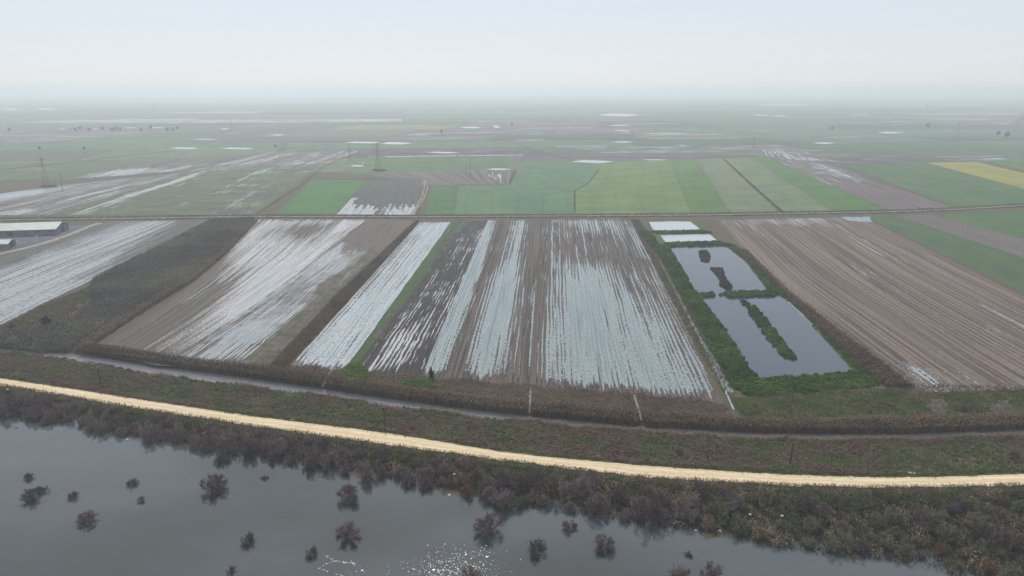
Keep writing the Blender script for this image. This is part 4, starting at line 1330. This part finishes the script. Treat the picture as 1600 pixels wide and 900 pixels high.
def pylon(loc, hgt, rz, label, thick=0.22):
    root = empty('transmission_pylon', loc, label, 'pylon', None, rz)
    k = hgt / 34.0
    for (sx, sy) in ((-1, -1), (1, -1), (1, 1), (-1, 1)):
        Builder().tube((sx * 3.4 * k, sy * 3.4 * k, -0.3), (sx * 0.9 * k, sy * 0.9 * k, 22 * k), thick, thick, 5).build('leg', steel, root)
    lattice(3.4 * k, 0.9 * k, 0, 22 * k, 6, thick).build('lower_bracing', steel, root)
    b = lattice(0.9 * k, 0.45 * k, 22 * k, 33 * k, 6, thick)
    for (sx, sy) in ((-1, -1), (1, -1), (1, 1), (-1, 1)):
        b.tube((sx * 0.9 * k, sy * 0.9 * k, 22 * k), (0, 0, 34 * k), thick * 0.9, n=4)
    b.build('mast', steel, root)
    for (zz, ln) in ((22.5, 5.2), (26.3, 6.0), (30.0, 4.4)):
        b = Builder()
        for s in (-1, 1):
            for yy in (-0.7, 0.7):
                b.tube((0.5 * s * k, yy * k, zz * k), (ln * s * k, 0, (zz + 0.5) * k), thick * 1.5, n=4)
            b.tube((0.5 * s * k, 0, (zz + 1.8) * k), (ln * s * k, 0, (zz + 0.5) * k), thick * 0.7, n=4)
        a = b.build('cross_arm', steel, root)
        for s in (-1, 1):
            Builder().tube((ln * s * k, 0, (zz + 0.4) * k), (ln * s * k, 0, (zz - 1.6) * k), 0.14, n=5).build('insulator', ceram, a)
    return root


for (px, py, top, rz, lab) in [(72, 290, 247, 0.5, 'tall lattice pylon standing among flooded strips at far left'),
                               (591, 265, 225, 0.4, 'tall lattice pylon beyond the small bright green field'),
                               (547, 249, 230, 0.4, 'smaller distant lattice pylon left of the one beyond the green field'),
                               (1177, 229, 213, 0.8, 'faint distant pylon beyond the green strips right of centre'),
                               (1495, 216, 192, 0.9, 'faint distant pylon in the haze at far right'),
                               (362, 207, 190, 0.4, 'faint distant pylon near the village at left')]:
    x, y = P(px, py)
    dist = math.hypot(y, H)
    hgt = (py - top) / F * dist * 1.02
    pylon((x, y, 0), hgt, rz, lab, 0.11)


def mast(px, py, top, lab):
    x, y = P(px, py)
    hgt = (py - top) / F * math.hypot(y, H)
    root = empty('power_mast', (x, y, 0), lab, 'mast')
    Builder().tube((0, 0, -0.3), (0, 0, hgt), 0.42, 0.22, 8).build('post', steel, root)
    Builder().box((0, 0, hgt * 0.93), (4.5, 0.25, 0.25)).build('cross_arm', steel, root)


mast(98, 297, 272, 'slim single-post mast beside the pylon among flooded strips')
mast(735, 277, 246, 'slim single-post mast behind the brown field left of the teal crop')
# scrub round the pylon feet
for (px, py, lab) in ((76, 292, 'dark scrub clump at the foot of the leftmost pylon'), (592, 267, 'dark scrub clump at the foot of the pylon beyond the green field')):
    x, y = P(px, py)
    n = 400
    C = np.column_stack([rng.normal(0, 4.5, n), rng.normal(0, 3, n), rng.uniform(0, 2.0, n)])
    A = unit(rng.normal(0, 1, (n, 3))) * 0.5
    B = unit(np.cross(A, rng.normal(0, 1, (n, 3)))) * 0.4
    V, Q = quads(C, A, B)
    o = mesh_np('scrub_clump', V, Q, dark_reed_mat, attrs={'tint': ('FLOAT', 'POINT', np.repeat(rng.random(n), 4))})
    o.location = (x, y, 0)
    tag(o, lab, 'scrub', kind='stuff')

# ------------------------------------------------------------------ farm buildings
t = NT('sheet_roof')
g = t.n('TexCoord')
wv_ = t.n('TexWave', wave_type='BANDS', bands_direction='X')
t.l(g.outputs['Object'], wv_.inputs[0])
wv_.inputs['Scale'].default_value = 1.2
nz = t.noise(t.mapping(g.outputs['Object'], (0.15, 0.6, 1)), 1.0, 4)
c = t.mix(t.step(nz, 0.35, 0.65), (0.42, 0.46, 0.42), (0.58, 0.60, 0.55))
c = t.mix(t.math('MULTIPLY', wv_.outputs['Fac'], 0.25), c, (0.30, 0.33, 0.31))
roof_mat = t.done(t.bsdf(c, 0.55, 0.4))
wall_mat = plain('shed_wall', (0.12, 0.15, 0.19), 0.8, 0.3, 0.25, 0.4)
door_mat = plain('shed_door', (0.045, 0.05, 0.06), 0.7, 0.3, 0.2, 1.0)


def shed(loc, L, W, eave, ridge, rz, label, doors):
    root = empty('farm_shed', loc, label, 'shed', None, rz)
    l, w = L / 2, W / 2
    b = Builder().poly([(-l, -w, -0.2), (l, -w, -0.2), (l, w, -0.2), (-l, w, -0.2), (-l, -w, eave), (l, -w, eave), (l, w, eave), (-l, w, eave), (-l, 0, ridge - 0.02), (l, 0, ridge - 0.02)],
                       [(0, 1, 5, 4), (2, 3, 7, 6), (1, 2, 6, 9, 5), (3, 0, 4, 8, 7)])
    b.build('wall', wall_mat, root)
    o_ = 0.8
    dz = (ridge - eave) / w * o_
    th = 0.2
    up = [(-l - o_, -w - o_, eave - dz + th), (l + o_, -w - o_, eave - dz + th), (l + o_, 0, ridge + th), (-l - o_, 0, ridge + th), (l + o_, w + o_, eave - dz + th), (-l - o_, w + o_, eave - dz + th)]
    dn = [(a_, b_, c_ - th + 0.03) for a_, b_, c_ in up]
    Builder().poly(up + dn, [(0, 1, 2, 3), (3, 2, 4, 5), (9, 8, 7, 6), (11, 10, 8, 9), (0, 6, 7, 1), (1, 7, 8, 2), (2, 8, 10, 4), (4, 10, 11, 5), (5, 11, 9, 3), (3, 9, 6, 0)]).build('roof', roof_mat, root)
    for d_ in doors:
        Builder().box((d_, -w - 0.06, 1.9), (4.2, 0.1, 3.8)).build('door', door_mat, root)
    Builder().box((l + 0.06, 0, 2.1), (0.1, 4.6, 4.2)).build('door', door_mat, root)
    for k_ in np.linspace(-l + 4, l - 4, max(2, int(L / 9))):
        if all(abs(k_ - d_) > 4 for d_ in doors):
            Builder().box((k_, -w - 0.05, 3.2), (2.2, 0.08, 0.9)).build('window', door_mat, root)
    return root


xr, yr = P(88, 367)
xl, yl = P(-60, 372)
ang = math.atan2(yr - yl, xr - xl)
W_ = 25.0
L_ = 100.0
cx = xr - math.cos(ang) * L_ / 2 - math.sin(ang) * W_ / 2
cy = yr - math.sin(ang) * L_ / 2 + math.cos(ang) * W_ / 2
shed((cx, cy, 0), L_, W_, 5.0, 8.6, ang, 'long pale-roofed farm shed beyond the leftmost flooded field', (-30, -8, 16))
xr, yr = P(13, 389)
cx = xr - math.cos(ang) * 15 - math.sin(ang) * 6
cy = yr - math.sin(ang) * 15 + math.cos(ang) * 6
shed((cx, cy, 0), 30, 12, 4.0, 6.0, ang, 'small pale-roofed shed cut by the left edge, nearer than the long one', (3,))
yard = plain('yard_concrete', (0.085, 0.09, 0.10), 0.9, 0.2, 0.3, 0.2)
sheet('yard', [(-80, 402), (-80, 362), (115, 352), (138, 352), (100, 366), (60, 380), (0, 393)], yard, 0.09, 0.6)
x, y = P(58, 374)
pv = empty('white_post', (x, y, 0), 'short white post on the yard edge in front of the long shed', 'post')
white = plain('white_paint', (0.7, 0.7, 0.68), 0.6, 0.3, 0.1, 2.0)
Builder().tube((0, 0, -0.2), (0, 0, 3.0), 0.35, 0.3, 8).build('shaft', white, pv)
Builder().tube((0, 0, 3.0), (0, 0, 3.25), 0.42, 0.3, 8).build('cap', white, pv)

# village in the haze
hw = plain('house_wall', (0.62, 0.60, 0.56), 0.8, 0.2, 0.1, 0.3)
hr = plain('house_roof', (0.30, 0.17, 0.12), 0.8, 0.2, 0.2, 0.5)


def house(loc, L, W, e, r, rz, label, rm):
    root = empty('village_house', loc, label, 'house', 'houses of the distant village', rz)
    l, w = L / 2, W / 2
    Builder().poly([(-l, -w, -0.2), (l, -w, -0.2), (l, w, -0.2), (-l, w, -0.2), (-l, -w, e), (l, -w, e), (l, w, e), (-l, w, e), (-l, 0, r - 0.02), (l, 0, r - 0.02)],
                   [(0, 1, 5, 4), (2, 3, 7, 6), (1, 2, 6, 9, 5), (3, 0, 4, 8, 7)]).build('wall', hw, root)
    up = [(-l - .5, -w - .5, e), (l + .5, -w - .5, e), (l + .5, 0, r + .2), (-l - .5, 0, r + .2), (l + .5, w + .5, e), (-l - .5, w + .5, e)]
    dn = [(a_, b_, c_ - 0.18) for a_, b_, c_ in up]
    Builder().poly(up + dn, [(0, 1, 2, 3), (3, 2, 4, 5), (9, 8, 7, 6), (11, 10, 8, 9), (0, 6, 7, 1), (1, 7, 8, 2), (2, 8, 10, 4), (4, 10, 11, 5), (5, 11, 9, 3), (3, 9, 6, 0)]).build('roof', rm, root)


spots = [(100, 205, 14), (108, 205, 9), (131, 204, 11), (150, 205, 9), (168, 204, 12), (194, 203, 16), (205, 203, 22), (214, 204, 9), (229, 203, 14), (247, 203, 28), (283, 206, 20), (333, 205, 14), (352, 205, 20)]
wordsl = ['leftmost of the village houses in the haze', 'second village house from the left in the haze', 'third village house from the left in the haze', 'fourth village house from the left in the haze', 'fifth village house from the left in the haze',
          'sixth village house from the left in the haze', 'seventh village house from the left in the haze', 'small low house left of the longest village building', 'house touching the left end of the longest village building',
          'longest pale building of the distant village', 'lone pale building just right of the village', 'pale farm house well right of the village', 'rightmost pale farm building beyond the village']
for i, (px, py, L) in enumerate(spots):
    x, y = P(px, py)
    house((x, y, 0), L, 9, 5.5, 8, random.uniform(-0.2, 0.2), wordsl[i], hr if i % 3 else roof_mat)

# distant trees
TV, TQ, TT = crown_mesh(4.2, 8.0, 220, 0.8, 77)
tme_o = mesh_np('crown', TV + np.array([0, 0, 1.2]), TQ, dleaf, attrs={'tint': ('FLOAT', 'POINT', TT)})
TME = tme_o.data
bpy.data.objects.remove(tme_o)
tb = Builder().tube((0, 0, -0.3), (0, 0, 4.5), 0.35, 0.2, 6).build('trunk', bark)
TBM = tb.data
bpy.data.objects.remove(tb)
vil = [(118, 205), (125, 203), (140, 205), (160, 203), (176, 205), (182, 203), (188, 204), (221, 205), (236, 201), (262, 205), (270, 204), (277, 203)]
oth = [(15, 205, 0.9, 'dark lone tree left of the village in the haze'), (132, 234, 0.6, 'dark lone tree at the end of the pale lane at left'), (240, 166, 1.5, 'faint tree near the horizon above the village'), (62, 233, 0.55, 'small tree left of the one at the end of the pale lane'),
       (465, 165, 1.4, 'faint tree near the horizon left of centre'), (1450, 199, 1.3, 'dark lone tree in the haze right of the white pool'), (1015, 168, 1.5, 'faint tree near the horizon right of centre'),
       (1448, 166, 1.8, 'faint tree near the horizon at right'), (1573, 214, 1.4, 'tree at the foot of the smoke plume'), (1560, 212, 1.2, 'tree left of the foot of the smoke plume'), (430, 230, 0.55, 'small dark tree beyond the flooded strips left of centre'),
       (800, 196, 0.9, 'small dark tree beyond the far crops at centre'), (1300, 203, 1.0, 'small dark tree left of the white pool in the haze'), (690, 208, 0.9, 'small dark tree below the far white pools')]


def far_tree(px, py, s, label, group=None):
    x, y = P(px, py)
    root = empty('distant_tree', (x, y, 0), label, 'tree', group, random.uniform(0, 6))
    for nm, me in (('trunk', TBM), ('crown', TME)):
        c_ = bpy.data.objects.new(nm, me)
        COL.objects.link(c_)
        c_.parent = root
    root.scale = (s, s, s)


for (px, py) in vil:
    far_tree(px, py, random.uniform(0.7, 1.1), 'dark village tree among the hazy houses at left', 'trees among the village houses')
for (px, py, s, lab) in oth:
    far_tree(px, py, s, lab)


# ------------------------------------------------------------------ litter and specks
def rock(name, loc, s, mat, label, cat, seed):
    r = np.random.default_rng(seed)
    import bmesh
    bm = bmesh.new()
    bmesh.ops.create_icosphere(bm, subdivisions=2, radius=1.0)
    for v in bm.verts:
        k = 1 + 0.25 * math.sin(3 * v.co.x + seed) * math.cos(4 * v.co.y) + r.normal(0, 0.06)
        v.co = Vector((v.co.x * s[0] * k, v.co.y * s[1] * k, v.co.z * s[2] * k))
    me = bpy.data.meshes.new(name)
    bm.to_mesh(me)
    bm.free()
    me.materials.append(mat)
    o_ = bpy.data.objects.new(name, me)
    COL.objects.link(o_)
    o_.location = loc
    tag(o_, label, cat)


litter = plain('white_plastic', (0.75, 0.75, 0.73), 0.6, 0.3, 0.1, 3.0)
slab = plain('pale_concrete', (0.45, 0.44, 0.43), 0.85, 0.2, 0.2, 2.0)
x, y = P(1425, 741, 1.0)
sl = Builder().poly([(-1.3, -0.5, 0), (1.3, -0.5, 0), (1.2, 0.5, 0), (-1.2, 0.5, 0), (-1.2, -0.35, 0.45), (0.9, -0.3, 0.25), (0.8, 0.35, 0.25), (-1.1, 0.4, 0.45)],
                    [(3, 2, 1, 0), (4, 5, 6, 7), (0, 1, 5, 4), (1, 2, 6, 5), (2, 3, 7, 6), (3, 0, 4, 7)]).build('concrete_slab', slab)
sl.location = (x, y, float(terrain(x, y)) + 0.15)
tag(sl, 'pale broken slab lying beside the dirt road at right', 'slab')
for i, (px, py, s, lab) in enumerate([(466, 653, (0.25, 0.25, 0.55), 'upright white sack on the road verge, middle of three'), (457, 657, (0.75, 0.2, 0.14), 'long flat white scrap at the road edge, leftmost of three'),
                                      (490, 656, (0.4, 0.3, 0.22), 'small white sack on the road verge, rightmost of three')]):
    x, y = P(px, py, 1.0)
    rock('white_sack', (x, y, float(terrain(x, y)) + s[2] * 0.9), s, litter, lab, 'sack', i)
for i, (px, py, s, lab) in enumerate([(199, 687, 0.45, 'white scrap caught in the shrubs at the water edge, leftmost'), (13, 614, 0.4, 'white scrap in the shrubs under the road at far left'), (710, 741, 0.4, 'white scrap high in the thicket near the centre'),
                                      (1222, 808, 0.45, 'bright white scrap in the thicket right of centre'), (1172, 804, 0.4, 'pair-like white scrap in the thicket left of the brightest one'), (1087, 829, 0.4, 'white scrap floating off the thicket right of centre'),
                                      (1125, 830, 0.45, 'wider white scrap floating off the thicket right of centre'), (702, 763, 0.4, 'white scrap at the thicket edge above the specks')]):
    x, y = P(px, py, 1.0 if py < 810 and i not in (0,) else Z_WATER)
    z = float(terrain(x, y))
    z = Z_WATER + 0.1 if i in (0, 5, 6, 7) else z + 2.2
    rock('white_scrap', (x, y, z), (s, s * 0.6, s * 0.45), litter, lab, 'scrap', 30 + i)

# sun glitter on the river, modelled as small white flecks
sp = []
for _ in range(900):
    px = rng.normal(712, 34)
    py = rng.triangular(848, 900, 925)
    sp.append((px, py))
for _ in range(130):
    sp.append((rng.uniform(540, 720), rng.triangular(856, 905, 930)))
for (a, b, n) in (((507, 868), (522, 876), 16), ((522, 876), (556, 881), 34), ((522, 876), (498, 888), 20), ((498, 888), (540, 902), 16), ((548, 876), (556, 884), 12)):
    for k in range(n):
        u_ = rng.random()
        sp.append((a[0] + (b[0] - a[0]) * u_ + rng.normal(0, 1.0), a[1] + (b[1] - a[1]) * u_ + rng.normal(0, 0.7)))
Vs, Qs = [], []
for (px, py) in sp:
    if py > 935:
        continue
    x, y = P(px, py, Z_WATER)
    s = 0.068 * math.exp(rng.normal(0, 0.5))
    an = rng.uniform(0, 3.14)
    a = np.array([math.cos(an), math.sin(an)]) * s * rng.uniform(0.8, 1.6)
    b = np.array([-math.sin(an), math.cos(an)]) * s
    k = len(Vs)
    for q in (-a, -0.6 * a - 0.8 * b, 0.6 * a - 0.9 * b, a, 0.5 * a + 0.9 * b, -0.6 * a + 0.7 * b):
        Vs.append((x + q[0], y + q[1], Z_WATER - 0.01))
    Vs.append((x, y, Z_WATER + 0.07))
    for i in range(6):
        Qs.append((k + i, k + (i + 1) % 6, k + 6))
glint = plain('white_glint', (0.8, 0.8, 0.78), 0.4, 0.5, 0.05, 3.0)  # white base colour stands in for the sparkle of the sun
o = mesh_np('glint_specks', Vs, Qs, glint)
tag(o, 'sun glitter built as scattered white specks on the dark river at bottom centre', 'glint', kind='stuff')

# ------------------------------------------------------------------ haze and smoke
def vol_box(name, lo, hi, dens, color, aniso):
    b = Builder().box(((lo[0] + hi[0]) / 2, (lo[1] + hi[1]) / 2, (lo[2] + hi[2]) / 2), (hi[0] - lo[0], hi[1] - lo[1], hi[2] - lo[2]))
    m = bpy.data.materials.new(name)
    m.use_nodes = True
    nt = m.node_tree
    nt.nodes.clear()
    out = nt.nodes.new('ShaderNodeOutputMaterial')
    pv_ = nt.nodes.new('ShaderNodeVolumePrincipled')
    pv_.inputs['Color'].default_value = (*color, 1)
    pv_.inputs['Density'].default_value = dens
    pv_.inputs['Anisotropy'].default_value = aniso
    nt.links.new(pv_.outputs[0], out.inputs['Volume'])
    return b.build(name, m)


hz = vol_box('haze', (-42000, -7000, -5.5), (42000, 46000, 133), 2.5e-4, (0.825, 0.898, 0.945), 0.27)
tag(hz, 'pale grey-blue haze over the plain', 'haze', kind='stuff')

# smoke drifting off a field fire at the right
bx, by = P(1556, 221)
ns, nr_ = 14, 12
V, Qf = [], []
for i in range(ns):
    q = i / (ns - 1)
    r_ = 4 + 26 * q ** 0.8 + 2.5 * math.sin(5 * q * 3)
    cx_, cz_ = bx + 95 * q ** 1.2, 2 + 82 * q
    for k in range(nr_):
        a_ = 2 * math.pi * k / nr_
        rr_ = r_ * (1 + 0.22 * math.sin(3 * a_ + 9 * q) + 0.12 * math.sin(5 * a_ - 14 * q))
        V.append((cx_ + rr_ * math.cos(a_), by + rr_ * math.sin(a_), max(0.5, cz_ + 0.5 * rr_ * math.cos(a_ + 0.6))))
for i in range(ns - 1):
    for k in range(nr_):
        Qf.append((i * nr_ + k, i * nr_ + (k + 1) % nr_, (i + 1) * nr_ + (k + 1) % nr_, (i + 1) * nr_ + k))
b = Builder()
b.poly(V, Qf + [tuple(range(nr_))[::-1], tuple((ns - 1) * nr_ + k for k in range(nr_))])
m = bpy.data.materials.new('smoke')
m.use_nodes = True
nt = m.node_tree
nt.nodes.clear()
out = nt.nodes.new('ShaderNodeOutputMaterial')
pv_ = nt.nodes.new('ShaderNodeVolumePrincipled')
pv_.inputs['Color'].default_value = (0.42, 0.42, 0.50, 1)
pv_.inputs['Density'].default_value = 0.035
nt.links.new(pv_.outputs[0], out.inputs['Volume'])
o = b.build('smoke_plume', m)
tag(o, 'thin grey smoke plume drifting to the right over the far fields', 'smoke')
